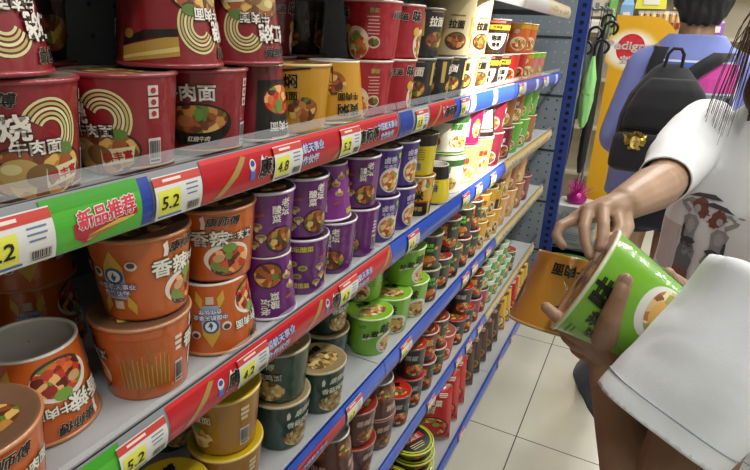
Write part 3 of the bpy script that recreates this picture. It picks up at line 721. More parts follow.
LOWH = {}
for s in STOCK:            # height of the tub an upper one stands on
    if s[1]:
        under = min((q for q in STOCK if q[0] == s[0] and q[1] == 0), key=lambda q: (q[3]-s[3])**2+(q[4]-s[4])**2)
        LOWH[(s[0], s[2], s[3])] = max(KIND[q[2]][1][2] for q in STOCK if q[0] == s[0] and q[1] == 0 and (q is under or math.hypot(q[3]-s[3], q[4]-s[4]) < KIND[q[2]][1][0]+KIND[s[2]][1][1]-.02))
cnt = {}
for s in STOCK:
    t, lvl, k, x, y, r_, i = s
    cnt.setdefault((t, lvl, k, y > .65, bool(i)), []).append(x)
for t, lvl, k, x, y, r_, i in STOCK:
    o = cup(k, (x, y, SURF[t] + .0008 + lvl*(LOWH.get((t, k, x), .105)+.0016)), r_, bool(i))
    key = (t, lvl, k, y > .65, bool(i)); L = sorted(cnt[key]); j = L.index(x)
    lab = KIND[k][0]
    if i: lab = 'upside-down ' + lab
    back = 'back ' if y > .65 else ''
    lab = lab + f', {NAMES[t]}, {back}{"upper" if lvl else "lower"} layer'
    if len(L) > 1: lab += f', {ORD[j]} from left'
    w = lab.split()
    if len(w) > 16: lab = lab.replace('noodle ', '', 1).replace(' lettering', ' letters').replace(' picture', ''); w = lab.split()
    tag(o, ' '.join(w[:16]) if len(w) > 16 else lab, 'noodle tub' if KIND[k][1] is not CUP else 'noodle cup', f'noodle cups on the {NAMES[t]}')

# ------------------------------------------------------------------ noodle bowls and packets on the bottom shelf
def bowl_proto():
    m = MB(); m.lathe([(.045, 0), (.050, .002), (.066, .03), (.0715, .040)], pap('#8d8a1c'), 44, cap0=True)
    a = Art()
    for dx in (0, .11, -.11, .2): a.ell(dx, .02, .03, .012, SPICY(), 1); a.text('炒面', dx+.04, .022, .012, ink('#1c1812'), 2, .04)
    a.lay(m, lambda x, y, e: ((.05+.02*y/.04+.0012+e)*math.cos(-PI/2+x/.06), (.05+.02*y/.04+.0012+e)*math.sin(-PI/2+x/.06), y), .005)
    me1 = m.mesh('body')
    m = MB(); m.lathe([(.070, .038), (.0745, .040), (.0750, .0425), (.0735, .0445), (.071, .0445)], pap('#c9d22c'), 44); me2 = m.mesh('rim')
    m = MB(); m.lathe([(.072, .044), (.0695, .0452), (.001, .0452)], pap('#17150f'), 44)
    a = Art(); a.ell(.0, .022, .060, .03, SPICY(), 1, 0, PI); a.rect(0, -.004, .085, .026, ink('#b01c24'), 1); a.text('炒面王', 0, -.004, .019, ink('#f0e8d8'), 3, .05); a.arc(0, 0, .068, .068, .006, ink('#b8c42a'), 2); a.lines(0, -.03, .06, 3, .008, .003, ink('#c8c090'))
    a.lay(m, lambda x, y, e: (x, y, .0452+e)); me3 = m.mesh('lid')
    return me1, me2, me3
BM = bowl_proto()
for (x, y, lv, lab) in [(1.30, .475, 0, 'yellow-green fried-noodle bowl, lowest of the stack beside the red packets'), (1.30, .475, 1, 'yellow-green fried-noodle bowl in the middle of the stack beside red packets'), (1.29, .478, 2, 'yellow-green fried-noodle bowl with black lid on top of the stack'),
                         (1.135, .475, 0, 'yellow-green noodle bowl, lower of the pair nearest the camera'), (1.135, .475, 1, 'yellow-green noodle bowl with black lid, upper of the nearest pair')]:
    o = empty('noodle_bowl', (x, y, SURF['E']+.0008+lv*.0462), (0, 0, R(-25)))
    for n_, me in zip(('body', 'rim', 'lid'), BM): link(bpy.data.objects.new(n_, me), o)
    tag(o, lab, 'noodle bowl', 'noodle bowls on the bottom shelf')
def packet_mesh(w, h, d, col, col2, title, foodm, tc='#f0e4d0', tall=True):
    m = MB(); nx, ny = 12, 14; mt = mat(col, .3, .6, film=True)
    def prof(u, v): return d/2*min(1, (1-abs(u)**6))*max(0, 1-abs(v)**7)**.8
    for sgn in (-1, 1):
        vs = []; fs = []
        for j in range(ny+1):
            for i in range(nx+1):
                u = -1+2*i/nx; v = -1+2*j/ny
                vs.append((u*w/2, sgn*(prof(u, v)+.0004), h/2+v*h/2))
        for j in range(ny):
            for i in range(nx):
                q = (j*(nx+1)+i, j*(nx+1)+i+1, (j+1)*(nx+1)+i+1, (j+1)*(nx+1)+i)
                fs.append(q if sgn < 0 else q[::-1])
        m.add(vs, fs, mt, True)
    for zz in (0, 1):          # crimped seams
        for i in range(24):
            x0 = -w/2+w*i/24; m.box((x0, -.0012, h*zz-.006 if zz else -.006), (x0+w/48, .0012, h*zz+.006), mat(col2, .4, .4))
    a = Art(); a.ell(0, h*.26, w*.44, h*.2, ink('#3a1a10'), 1); a.ell(0, h*.27, w*.40, h*.165, foodm(), 2); a.ell(w*.12, h*.31, w*.09, h*.04, ink('#6f9a3a'), 3)
    n = len(title)
    for i, ch in enumerate(title): a.text(ch, -w*.18+w*.17*(i % 3), h*.76-.26*h*.6*(i//3)-(i % 3)*h*.02, w*.16, ink(tc), 5, .05, shear=.15)
    a.lines(w*.28, h*.9, w*.25, 3, h*.03, .003, ink(tc), 2)
    a.lay(m, lambda x, y, e: (x, -(prof(2*x/w, 2*y/h-1)+.0008+e), y), .012)
    return m.mesh('packet')
PK = {'red': packet_mesh(.14, .19, .045, '#b3141c', '#c8b89a', '辣白菜拌面', SPICY), 'brown': packet_mesh(.12, .17, .045, '#3d1f14', '#6a4a34', '炸酱面', BEEF, '#c8907a'), 'yellow': packet_mesh(.12, .165, .04, '#c79a1e', '#a01c1c', '鸡汁面', SEAF, '#3a1a10')}
def packet(k, x, y, rz, lean, lab):
    o = bpy.data.objects.new('noodle_packet', PK[k]); link(o); o.location = (x, y, SURF['E']+.007); o.rotation_euler = (R(lean), 0, R(rz)); tag(o, lab, 'noodle packet', 'noodle packets on the bottom shelf')
for i in range(3): packet('red', 1.47+.105*i, .475+.008*i, -64, -12, ['red noodle packet leaning in front, next to the yellow-green bowls', 'red noodle packet leaning in the middle of three', 'red noodle packet leaning last, beside the brown packets'][i])
for i in range(5): packet('brown', 1.82+.095*i, .49, -62, -10, ['dark brown noodle packet, first of the brown row', 'dark brown noodle packet, second of the brown row', 'dark brown noodle packet, third of the brown row', 'dark brown noodle packet, fourth of the brown row', 'dark brown noodle packet, last beside the yellow packets'][i])
for i in range(6): packet('red' if i == 2 else 'yellow', 2.33+.095*i, .49, -62, -10, ['yellow noodle packet, first of the row at the far end', 'yellow noodle packet, second of the row at the far end', 'red noodle packet among the yellow ones at the far end', 'yellow noodle packet just behind the far red packet', 'yellow noodle packet, second to last on the bottom shelf', 'yellow noodle packet, very last on the bottom shelf'][i])
#__PART2__
# ------------------------------------------------------------------ the room
def tile_floor():
    m = bpy.data.materials.new('polished_cream_tiles'); n, l, b = nodes(m)
    t = n.new('ShaderNodeTexCoord'); sp = n.new('ShaderNodeSeparateXYZ'); l.new(t.outputs['Object'], sp.inputs[0])
    def mth(op, a, b_):
        q = n.new('ShaderNodeMath'); q.operation = op
        for i, v in enumerate((a, b_)):
            if isinstance(v, (int, float)): q.inputs[i].default_value = v
            elif v is not None: l.new(v, q.inputs[i])
        return q.outputs[0]
    def joint(c, off):
        f = mth('FRACT', mth('DIVIDE', mth('SUBTRACT', c, off-.4), .8), None)
        return mth('LESS_THAN', mth('ABSOLUTE', mth('MULTIPLY', mth('SUBTRACT', f, .5), .8), None), .0022)
    j = mth('MAXIMUM', joint(sp.outputs['X'], 1.853), joint(sp.outputs['Y'], .235))
    no = n.new('ShaderNodeTexNoise'); no.inputs['Scale'].default_value = 2.2; no.inputs['Detail'].default_value = 6; l.new(t.outputs['Object'], no.inputs['Vector'])
    r = n.new('ShaderNodeValToRGB'); r.color_ramp.elements[0].position = .35; r.color_ramp.elements[1].position = .65
    r.color_ramp.elements[0].color = lin('#c6c3b2'); r.color_ramp.elements[1].color = lin('#d2cfbf'); l.new(no.outputs['Fac'], r.inputs['Fac'])
    mx = n.new('ShaderNodeMixRGB'); l.new(j, mx.inputs['Fac']); l.new(r.outputs['Color'], mx.inputs['Color1']); mx.inputs['Color2'].default_value = lin('#4c4a40')
    l.new(mx.outputs['Color'], b.inputs['Base Color']); b.inputs['Roughness'].default_value = .12; b.inputs['Specular IOR Level'].default_value = .6
    return m
m = MB(); m.box((-2.5, -3, -.1), (8, 3, 0), tile_floor()); struct(m.build('floor'))
m = MB(); m.box((-2.5, -3, 3.1), (8, 3, 3.2), mat('#c9cac8', .8, var=.03)); struct(m.build('ceiling'))
wm = mat('#b9b8b0', .8, var=.04)
for nm, a, b in (('wall_left', (-2.5, 3, 0), (8, 3.1, 3.1)), ('wall_right', (-2.5, -3.1, 0), (8, -3, 3.1)), ('wall_back', (8, -3.1, 0), (8.1, 3.1, 3.1)), ('wall_front', (-2.6, -3.1, 0), (-2.5, 3.1, 3.1))):
    m = MB(); m.box(a, b, wm); struct(m.build(nm))

# ------------------------------------------------------------------ the aisle behind the shelving
def standee():
    r = empty('pet_food_standee', (3.70, .06, 0)); r.rotation_euler = (0, 0, R(-2))
    tag(r, 'tall yellow cardboard pet-food display panel with red round logo, behind the shelving', 'display panel')
    y0, y1 = .235, -.13; H = 1.66
    pts = [(y0, 0), (y0, H)] + [(y1+.14+.14*math.sin(a), H-.20+.20*math.cos(a)) for a in [PI/2*i/10 for i in range(1, 11)]] + [(y1, 0)]
    pts = [(y0, 0), (y0, H), (y1+.17, H-.005)] + [(y1+.17-.17*math.sin(PI/2*i/10), H-.225+.22*math.cos(PI/2*i/10)) for i in range(1, 11)] + [(y1, 0)]
    m = MB(); n = len(pts); c = mat('#e2a81c', .45)
    f = [(0, y, z) for y, z in pts]; bk = [(.012, y, z) for y, z in pts]
    m.add(f + bk, [tuple(range(n)), tuple(range(2*n-1, n-1, -1))] + [(i, i+n, (i+1) % n+n, (i+1) % n) for i in range(n)], c)
    a = Art(); cx_, cy_ = .085, 1.468
    for i in range(6): a.ell(cx_, cy_, .155-.008*i, .125-.008*i, mat(['#e5b440','#e8c264','#ecd08a','#efdcae','#f1e6cc','#f2ecdc'][i], .5), 1+i)
    a.ell(cx_, cy_+.008, .078, .083, mat('#c8202c', .45), 8)
    for k in range(8): a.ell(cx_+.05*math.cos(k*.785), cy_+.01+.05*math.sin(k*.785), .022, .022, mat('#d23038', .45), 9)
    a.text('Pedigree', cx_+.01, cy_+.018, .058, mat('#f4efe6', .45), 12, .03, w=.275, halo=mat('#b0303a', .45), hb=.06); a.text('宝路', cx_, cy_-.055, .042, mat('#f4efe6', .45), 12, .05, w=.09, halo=mat('#b0303a', .45), hb=.09)
    # a small long-haired terrier printed low on the panel
    fur, dk, tan = mat('#8a7450', .6), mat('#241c18', .6), mat('#c0a878', .6)
    dx, dy = .185, .70
    a.poly([(dx-.075,dy-.18),(dx+.10,dy-.18),(dx+.085,dy-.03),(dx-.055,dy-.03)], dk, 2); a.ell(dx+.01, dy, .062, .07, fur, 3); a.poly([(dx-.05,dy+.04),(dx-.058,dy+.135),(dx-.012,dy+.06)], mat('#5a4630', .6), 4); a.poly([(dx+.06,dy+.04),(dx+.075,dy+.125),(dx+.025,dy+.06)], mat('#5a4630', .6), 4)
    for k in range(9): a.poly([(dx-.045+.012*k,dy-.02),(dx-.035+.012*k,dy-.02),(dx-.048+.0135*k,dy-.085)], tan if k % 2 else fur, 5)
    a.ell(dx-.018, dy+.012, .009, .010, dk, 6); a.ell(dx+.032, dy+.012, .009, .010, dk, 6); a.ell(dx+.006, dy-.016, .012, .010, dk, 7); a.ell(dx+.006, dy-.026, .03, .024, tan, 5)
    a.lay(m, lambda x, y, e: (-.0006-e, .235-x-.02, y))
    m.build('printed_panel', r)
    m = MB(); m.box((.012, -.10, 0), (.20, -.09, .5), c); m.box((.012, .15, 0), (.20, .16, .5), c); m.build('stand', r)
standee()
def umbrella(loc, L, rad, col, lab, hook=True, tilt=0):
    r = empty('folded_umbrella', loc, (0, R(tilt), 0)); tag(r, lab, 'umbrella', 'umbrellas hanging beyond the shelf end')
    m = MB(); c = mat(col, .55)
    m.lathe([(rad*.35, -L), (rad*.75, -L*.9), (rad, -L*.6), (rad*.9, -L*.3), (rad*.5, -L*.12), (rad*.25, -.0)], c, 24, pleat=lambda a, z: 1+.16*math.sin(6*a+z*12), cap0=True, cap1=True); m.build('canopy', r)
    m = MB(); k = mat('#17171a', .35)
    m.tube([(0, 0, -.02), (0, 0, .05)] + ([(0, -.035+.035*math.cos(a), .05+.035*math.sin(a)) for a in [PI*i/8 for i in range(1, 12)]] if hook else [(0, 0, .09)]), .008, k); m.build('handle', r)
    m = MB(); m.tube([(0, 0, .04), (0, 0, BAR-.004-loc[2])], .002, k); m.build('hanging_cord', r)
    m = MB(); m.tube([(0, 0, -L), (0, 0, -L-.05)], .005, mat('#8a8a8c', .3, metal=.8)); m.build('tip', r)
    m = MB(); m.lathe([(rad*1.05, -L*.52), (rad*1.05, -L*.45)], mat(col, .4), 24); m.build('closing_strap', r)
BAR = 1.685
umbrella((3.42, .356, 1.43), .40, .034, '#8fd07c', 'pale green folded umbrella hanging left of the yellow panel')
umbrella((3.51, .334, 1.53), .79, .030, '#17181b', 'long black folded umbrella with curved handle beside the yellow panel')
umbrella((3.40, .44, 1.42), .34, .036, '#c8909c', 'pink folded umbrella hanging close to the blue post')
umbrella((3.53, .415, 1.50), .44, .038, '#4d5a58', 'dark grey-green folded umbrella hanging between the pink and green ones')
umbrella((3.61, .362, 1.57), .30, .034, '#8a8d92', 'light grey folded umbrella hanging highest of the group')
umbrella((3.615, .458, 1.30), .62, .036, '#121316', 'black folded umbrella hanging lowest on the rack')
m = MB(); ch = mat('#9a9ca0', .3, metal=.8)
for y in (.334, .356, .362, .415, .44, .458): m.tube([(3.67, y, BAR), (3.39, y, BAR)], .004, ch)
m.tube([(3.67, .325, BAR), (3.67, .47, BAR)], .007, ch)
for y in (.325, .47): m.tube([(3.67, y, 0), (3.67, y, BAR)], .009, ch)
m.box((3.645, .30, 0), (3.69, .49, .012), mat('#6a6c70', .4))
tag(m.build('umbrella_rack'), 'chrome rack holding the folded umbrellas beyond the shelf end', 'rack')
# magenta tinsel bundle
m = MB(); rnd = random.Random(2)
for i in range(130):
    a = rnd.random()*2*PI; e = rnd.random()*1.4; p = Vector((math.cos(a)*math.cos(e)*.08, math.sin(a)*math.cos(e)*.085, .09*math.sin(e)))
    q = p + Vector((rnd.uniform(-.02, .02), rnd.uniform(-.02, .02), rnd.uniform(-.01, .03))); w = Vector((rnd.uniform(-1, 1), rnd.uniform(-1, 1), 0))*.005
    m.add([p*.3, p*.3+w, q+w, q], [(0, 1, 2, 3)], mat('#d03aa0', .25, metal=.4))
m.lathe([(.055, -.03), (.06, 0), (.03, .03)], mat('#a8207c', .3, metal=.3), 16, cap0=True, cap1=True)
o = m.build('tinsel_bundle', loc=(3.45, .315, .604)); tag(o, 'shiny magenta tinsel bundle below the hanging umbrellas', 'tinsel')
# display bin with wrapped packs beyond the post
m = MB(); g = mat('#3b4046', .5)
m.box((3.30, .10, 0), (3.62, .12, .30), g); m.box((3.30, .46, 0), (3.62, .48, .30), g); m.box((3.30, .10, 0), (3.32, .48, .30), g); m.box((3.60, .10, 0), (3.62, .48, .30), g); m.box((3.30, .10, .27), (3.62, .48, .30), g)
tag(m.build('display_plinth'), 'low dark display plinth beyond the blue post', 'plinth')
def wrapped(loc, sx, sy, sz, col, lab, top='#cfd0cf', name='wrapped_pack'):
    m = MB(); n = 10; c = mat(col, .3, .5, film=True)
    for (ax, sg) in ((0, -1), (0, 1), (1, -1), (1, 1), (2, 1), (2, -1)):
        vs = []; fs = []
        for j in range(n+1):
            for i in range(n+1):
                u = -1+2*i/n; v = -1+2*j/n; p = [0, 0, 0]; p[ax] = sg; p[(ax+1) % 3] = u; p[(ax+2) % 3] = v
                q = Vector(p); q = q*(1-.10*(abs(p[0]*p[1]*p[2]))); bul = 1+.05*noise.noise(Vector((p[0]*1.7, p[1]*1.7, p[2]*1.7+loc[2]*9)))
                vs.append((q.x*sx/2*bul, q.y*sy/2*bul, sz/2+q.z*sz/2))
        for j in range(n):
            for i in range(n):
                k = j*(n+1)+i; f = (k, k+1, k+n+2, k+n+1); fs.append(f if sg > 0 else f[::-1])
        m.add(vs, fs, c if ax != 2 else mat(top, .3, .5, film=True), True)
    a = Art(); a.rect(0, sz*.5, sy*.55, sz*.5, mat('#8f9699', .5), 1); a.lines(0, sz*.62, sy*.45, 3, sz*.1, sz*.03, mat('#5a6268', .5), 2)
    a.lay(m, lambda x, y, e: (-sx/2*1.045-e, -x, y))
    o = m.build(name); o.location = loc; tag(o, lab, 'pack'); return o
wrapped((3.47, .30, .301), .26, .27, .14, '#a8adad', 'grey wrapped pack, lower of the stack beyond the post')
wrapped((3.47, .295, .445), .26, .26, .12, '#9aa0a2', 'grey and white wrapped pack on top of the stack beyond the post', '#e4e4e0')
m = MB(); m.box((3.22, .09, 0), (3.29, .40, .16), mat('#33373c', .5)); tag(m.build('display_step'), 'dark low step in front of the plinth', 'plinth')
wrapped((3.255, .25, .1605), .065, .24, .125, '#d8b01c', 'yellow bag pack with green top edge standing before the grey packs', '#4f7a34')
# far aisle rack with snack bags and boxes
def far_rack():
    r = empty('wall_rack', (5.0, 0, 0)); tag(r, 'pale rack of small goods standing at the far end', 'rack')
    m = MB(); c = mat('#b8b09a', .6); m.box((.25, -1.2, 0), (.28, .75, 2.4), c); m.build('back_board', r)
    m = MB()
    for z in (.4, .8, 1.2, 1.55, 1.95): m.box((-.02, -1.2, z), (.25, .75, z+.025), c)
    m.build('boards', r)
    m = MB(); m.box((-.03, .44, 1.70), (-.02, .68, 1.86), mat('#d2c8b4', .6))
    for i in range(3): m.box((-.034, .47+.07*i, 1.73), (-.03, .50+.07*i, 1.80), mat('#7f8488', .6))
    m.build('header_card', r)
far_rack()
for i in range(11):
    m = MB(); c = mat(['#c9a070','#b88a4c','#d2b078','#a8743c'][i % 4], .4, .3); h = .15
    m.lathe([(.012, 0), (.022, .01), (.024, h*.5), (.02, h-.01), (.012, h)], c, 10, cap0=True, cap1=True); m.box((-.026, -.014, h*.3), (-.024, .014, h*.6), mat('#8a2c1c', .5)); m.box((-.004, -.02, h-.002), (.004, .02, h+.02), mat('#e0d8c8', .5))
    o = m.build('snack_stick', loc=(4.96, .225-.026*i*1.7, 1.577)); tag(o, f'tan wrapped snack stick in the far row above the yellow panel, {ORD[i]} from left', 'snack', 'snack sticks on the far rack')
for i, (y, z, s, c_, lb, nm) in enumerate([(.33, 1.577, (.12, .10, .26), '#7fa6cc', 'pale blue bottle-shaped pack on the far rack', 'blue_pack'), (.435, 1.577, (.1, .06, .30), '#79b45c', 'small green pack on the far rack beside the blue one', 'green_pack'), (.17, 1.76, (.12, .22, .12), '#d6d23c', 'yellow box hanging above the snack sticks on the far rack', 'yellow_box'), (-.05, 1.76, (.12, .12, .13), '#c8b060', 'mustard box on the far rack near the head of the person in blue', 'mustard_box'), (-.30, 1.577, (.12, .10, .12), '#8a5aa8', 'purple pack on the far rack near the person in blue', 'purple_pack'), (.55, 1.577, (.14, .14, .10), '#d8d4cc', 'white box on the far rack under the header card', 'white_box')]):
    m = MB(); sx, sy, sz = s; c = mat(c_, .4, .3)
    m.add([(-sx/2, -sy/2, 0), (sx/2, -sy/2, 0), (sx/2, sy/2, 0), (-sx/2, sy/2, 0), (-sx/2.3, -sy/2.2, sz*.8), (sx/2.3, -sy/2.2, sz*.8), (sx/2.3, sy/2.2, sz*.8), (-sx/2.3, sy/2.2, sz*.8), (-sx/5, -sy/4, sz), (sx/5, -sy/4, sz), (sx/5, sy/4, sz), (-sx/5, sy/4, sz)],
          [(0, 3, 2, 1), (0, 1, 5, 4), (1, 2, 6, 5), (2, 3, 7, 6), (3, 0, 4, 7), (4, 5, 9, 8), (5, 6, 10, 9), (6, 7, 11, 10), (7, 4, 8, 11), (8, 9, 10, 11)], c)
    m.box((-sx/2-.002, -sy/4, sz*.25), (-sx/2+.004, sy/4, sz*.6), mat('#e4e0d4', .5))
    if z > 1.7: m.box((-.002, -.004, sz), (.002, .004, 1.95-z), mat('#c8c8c8', .4)); 
    o = m.build(nm, loc=(4.98 if z < 1.7 else 5.0, y, z)); tag(o, lb, 'pack')

# ------------------------------------------------------------------ people
def skinmat(name, h, dark):
    m = bpy.data.materials.new(name); n, l, b = nodes(m)
    t = n.new('ShaderNodeTexCoord'); no = n.new('ShaderNodeTexNoise'); r = n.new('ShaderNodeValToRGB'); no.inputs['Scale'].default_value = 14; no.inputs['Detail'].default_value = 4
    r.color_ramp.elements[0].color = lin(dark); r.color_ramp.elements[1].color = lin(h); r.color_ramp.elements[0].position = .3; r.color_ramp.elements[1].position = .62
    l.new(t.outputs['Object'], no.inputs['Vector']); l.new(no.outputs['Fac'], r.inputs['Fac']); l.new(r.outputs['Color'], b.inputs['Base Color'])
    n2 = n.new('ShaderNodeTexNoise'); n2.inputs['Scale'].default_value = 260; bu = n.new('ShaderNodeBump'); bu.inputs['Strength'].default_value = .12; bu.inputs['Distance'].default_value = .001
    l.new(t.outputs['Object'], n2.inputs['Vector']); l.new(n2.outputs['Fac'], bu.inputs['Height']); l.new(bu.outputs['Normal'], b.inputs['Normal'])
    b.inputs['Roughness'].default_value = .5; b.inputs['Subsurface Weight'].default_value = .12; b.inputs['Subsurface Radius'].default_value = (.012, .005, .003); b.inputs['Subsurface Scale'].default_value = .5
    return m
def cloth(name, h, shade, scale=7, strength=.5, stretch=(1, 1, .35)):
    m = bpy.data.materials.new(name); n, l, b = nodes(m)
    b.inputs['Base Color'].default_value = lin(h); b.inputs['Roughness'].default_value = .85; b.inputs['Sheen Weight'].default_value = .15
    t = n.new('ShaderNodeTexCoord'); mp = n.new('ShaderNodeMapping'); mp.inputs['Scale'].default_value = stretch; l.new(t.outputs['Object'], mp.inputs['Vector'])
    no = n.new('ShaderNodeTexNoise'); no.inputs['Scale'].default_value = scale; no.inputs['Detail'].default_value = 2; no.inputs['Distortion'].default_value = .8; l.new(mp.outputs['Vector'], no.inputs['Vector'])
    w = n.new('ShaderNodeTexNoise'); w.inputs['Scale'].default_value = 600; l.new(t.outputs['Object'], w.inputs['Vector'])
    bu = n.new('ShaderNodeBump'); bu.inputs['Strength'].default_value = strength; bu.inputs['Distance'].default_value = .02; l.new(no.outputs['Fac'], bu.inputs['Height'])
    b2 = n.new('ShaderNodeBump'); b2.inputs['Strength'].default_value = .15; b2.inputs['Distance'].default_value = .001; l.new(w.outputs['Fac'], b2.inputs['Height']); l.new(bu.outputs['Normal'], b2.inputs['Normal']); l.new(b2.outputs['Normal'], b.inputs['Normal'])
    return m
class Flesh:
    """overlapping tapered limbs and rings, grown together into one closed skin"""
    def __init__(s): s.v = []; s.f = []
    def ring(s, secs, n=20):
        """secs: (centre, half-axis vector a, half-axis vector b)"""
        o = len(s.v)
        for c, a, b in secs:
            for i in range(n):
                t = 2*PI*i/n; s.v.append(Vector(c) + Vector(a)*math.cos(t) + Vector(b)*math.sin(t))
        for j in range(len(secs)-1):
            for i in range(n):
                k = (i+1) % n; s.f.append((o+j*n+i, o+j*n+k, o+(j+1)*n+k, o+(j+1)*n+i))
        s.f.append(tuple(range(o, o+n))[::-1]); s.f.append(tuple(range(o+(len(secs)-1)*n, o+len(secs)*n)))
    def ball(s, c, r, n=12):
        if isinstance(r, (int, float)): r = (r, r, r)
        c = Vector(c); secs = []
        for j in range(n+1):
            p = -PI/2 + PI*(j+.15)/(n+.3); q = math.cos(p)
            secs.append((c+Vector((0, 0, r[2]*math.sin(p))), Vector((r[0]*q, 0, 0)), Vector((0, r[1]*q, 0))))
        s.ring(secs, 16)
    def limb(s, pts, rs, n=16, flat=None):
        pts = [Vector(p) for p in pts]
        for i, p in enumerate(pts): s.ball(p, rs[i], 8)
        for i in range(len(pts)-1):
            d = (pts[i+1]-pts[i])
            if d.length < 1e-5: continue
            d.normalize(); a = d.orthogonal().normalized(); b = d.cross(a)
            s.ring([(pts[i], a*rs[i], b*rs[i]), (pts[i+1], a*rs[i+1], b*rs[i+1])], n)
    def grow(s, name, voxel, smooth=3, m=None, parent=None, cuts=(), thick=0, disp=None):
        me = bpy.data.meshes.new(name); me.from_pydata([tuple(v) for v in s.v], [], s.f)
        bm = bmesh.new(); bm.from_mesh(me); bmesh.ops.recalc_face_normals(bm, faces=bm.faces); bm.to_mesh(me); bm.free()
        o = bpy.data.objects.new(name, me); COL.objects.link(o)
        md = o.modifiers.new('skin', 'REMESH'); md.mode = 'VOXEL'; md.voxel_size = voxel; md.use_smooth_shade = True
        dg = bpy.context.evaluated_depsgraph_get(); me2 = bpy.data.meshes.new_from_object(o.evaluated_get(dg))
        bpy.data.objects.remove(o); bpy.data.meshes.remove(me)
        bm = bmesh.new(); bm.from_mesh(me2)
        for _ in range(smooth): bmesh.ops.smooth_vert(bm, verts=bm.verts, factor=.5, use_axis_x=True, use_axis_y=True, use_axis_z=True)
        if disp:
            bm.normal_update()
            for v in bm.verts: v.co += v.normal * disp(v.co)
        for cut in cuts:
            co, no = cut[0], cut[1]
            fs_ = bm.faces[:] if len(cut) < 3 else [f for f in bm.faces if (f.calc_center_median()-co).length < cut[2]]
            es_ = {e for f in fs_ for e in f.edges}; vs_ = {v for f in fs_ for v in f.verts}
            bmesh.ops.bisect_plane(bm, geom=list(vs_)+list(es_)+fs_, plane_co=co, plane_no=no, clear_outer=True)
        if cuts: bmesh.ops.remove_doubles(bm, verts=[v for v in bm.verts if v.is_boundary or any(w.other_vert(v).is_boundary for w in v.link_edges)], dist=voxel*.45)
        if thick:
            bm.normal_update(); bm.verts.ensure_lookup_table()
            edge = [e for e in bm.edges if e.is_boundary]
            inner = {}
            faces = bm.faces[:]
            for v in bm.verts[:]: inner[v] = bm.verts.new(v.co - v.normal*thick)
            for f in faces: bm.faces.new([inner[v] for v in reversed(f.verts)])
            for e in edge:
                try: bm.faces.new((e.verts[0], e.verts[1], inner[e.verts[1]], inner[e.verts[0]]))
                except ValueError: pass
            bmesh.ops.recalc_face_normals(bm, faces=bm.faces)
        for f in bm.faces: f.smooth = True
        bm.to_mesh(me2); bm.free(); me2.name = name
        if m: me2.materials.clear(); me2.materials.append(m)
        o = bpy.data.objects.new(name, me2); link(o, parent)
        return o
Z = Vector((0, 0, 1))
def settle(r):
    for ch in r.children: ch.matrix_parent_inverse = Matrix.Translation(-Vector(r.location))
def torso_secs(c, rt, fw, rows):
    """rows: (z, half width, half depth, forward shift)"""
    return [(Vector((c[0], c[1], z)) + fw*sh, rt*w, fw*d) for z, w, d, sh in rows]
def head(F, c, fw, rt, k=1.0):
    c = Vector(c)
    F.ring([(c+Z*z*k+fw*sh*k, rt*w*k, fw*d*k) for z, w, d, sh in [(-.115,.03,.03,.045),(-.10,.045,.05,.035),(-.06,.062,.075,.015),(0,.074,.092,0),(.04,.076,.095,-.004),(.08,.066,.082,-.008),(.105,.04,.05,-.01),(.113,.012,.014,-.01)]])
    F.limb([c+fw*.088*k+Z*.012*k, c+fw*.106*k-Z*.022*k], [.009*k, .013*k]); F.limb([c+fw*.09*k-Z*.026*k+rt*.009*k, c+fw*.09*k-Z*.026*k-rt*.009*k], [.009*k, .009*k])
    F.limb([c+fw*.080*k-Z*.056*k+rt*.018*k, c+fw*.080*k-Z*.056*k-rt*.018*k], [.009*k, .009*k])
    for sg in (-1, 1): F.limb([c+rt*sg*.076*k+Z*.02*k, c+rt*sg*.08*k-Z*.025*k-fw*.004], [.014*k, .010*k])
def face_bits(parent, c, fw, rt):
    for sg in (-1, 1):
        m = MB(); p = Vector(c)+fw*.086+rt*sg*.031+Z*.012
        m.lathe([(.012, -.012), (.014, 0), (.008, .009), (.001, .012)], mat('#e4e0da', .3), 12)
        m.lathe([(.006, .0105), (.005, .0122), (.0005, .0128)], mat('#1c1210', .2), 12)
        o = m.build('eye', parent); o.matrix_basis = Matrix.Translation(p) @ fw.to_track_quat('Z', 'Y').to_matrix().to_4x4()
def legs_shoes(F, c, rt, fw, hip_z, stance=.09, top=.075):
    for sg in (-1, 1):
        b = Vector((c[0], c[1], 0)) + rt*sg*stance
        F.limb([b+Z*hip_z, b+Z*hip_z*.72+fw*.01, b+Z*hip_z*.53+fw*.015, b+Z*hip_z*.36-fw*.012, b+Z*.09-fw*.02], [top, top*.84, top*.66, top*.62, .036])
        F.limb([b+Z*.05-fw*.03, b+Z*.042+fw*.06, b+Z*.032+fw*.13], [.036, .036, .028])
def shoe(parent, c, rt, fw, sg, stance, col):
    b = Vector((c[0], c[1], 0)) + rt*sg*stance; F = Flesh()
    F.ring([(b+Z*.002+fw*.05, fw*.135, rt*.046), (b+Z*.02+fw*.05, fw*.138, rt*.049), (b+Z*.05+fw*.04, fw*.125, rt*.046), (b+Z*.085-fw*.015, fw*.062, rt*.046), (b+Z*.10-fw*.025, fw*.048, rt*.044)])
    F.grow('shoe', .006, 2, mat(col, .6), parent)

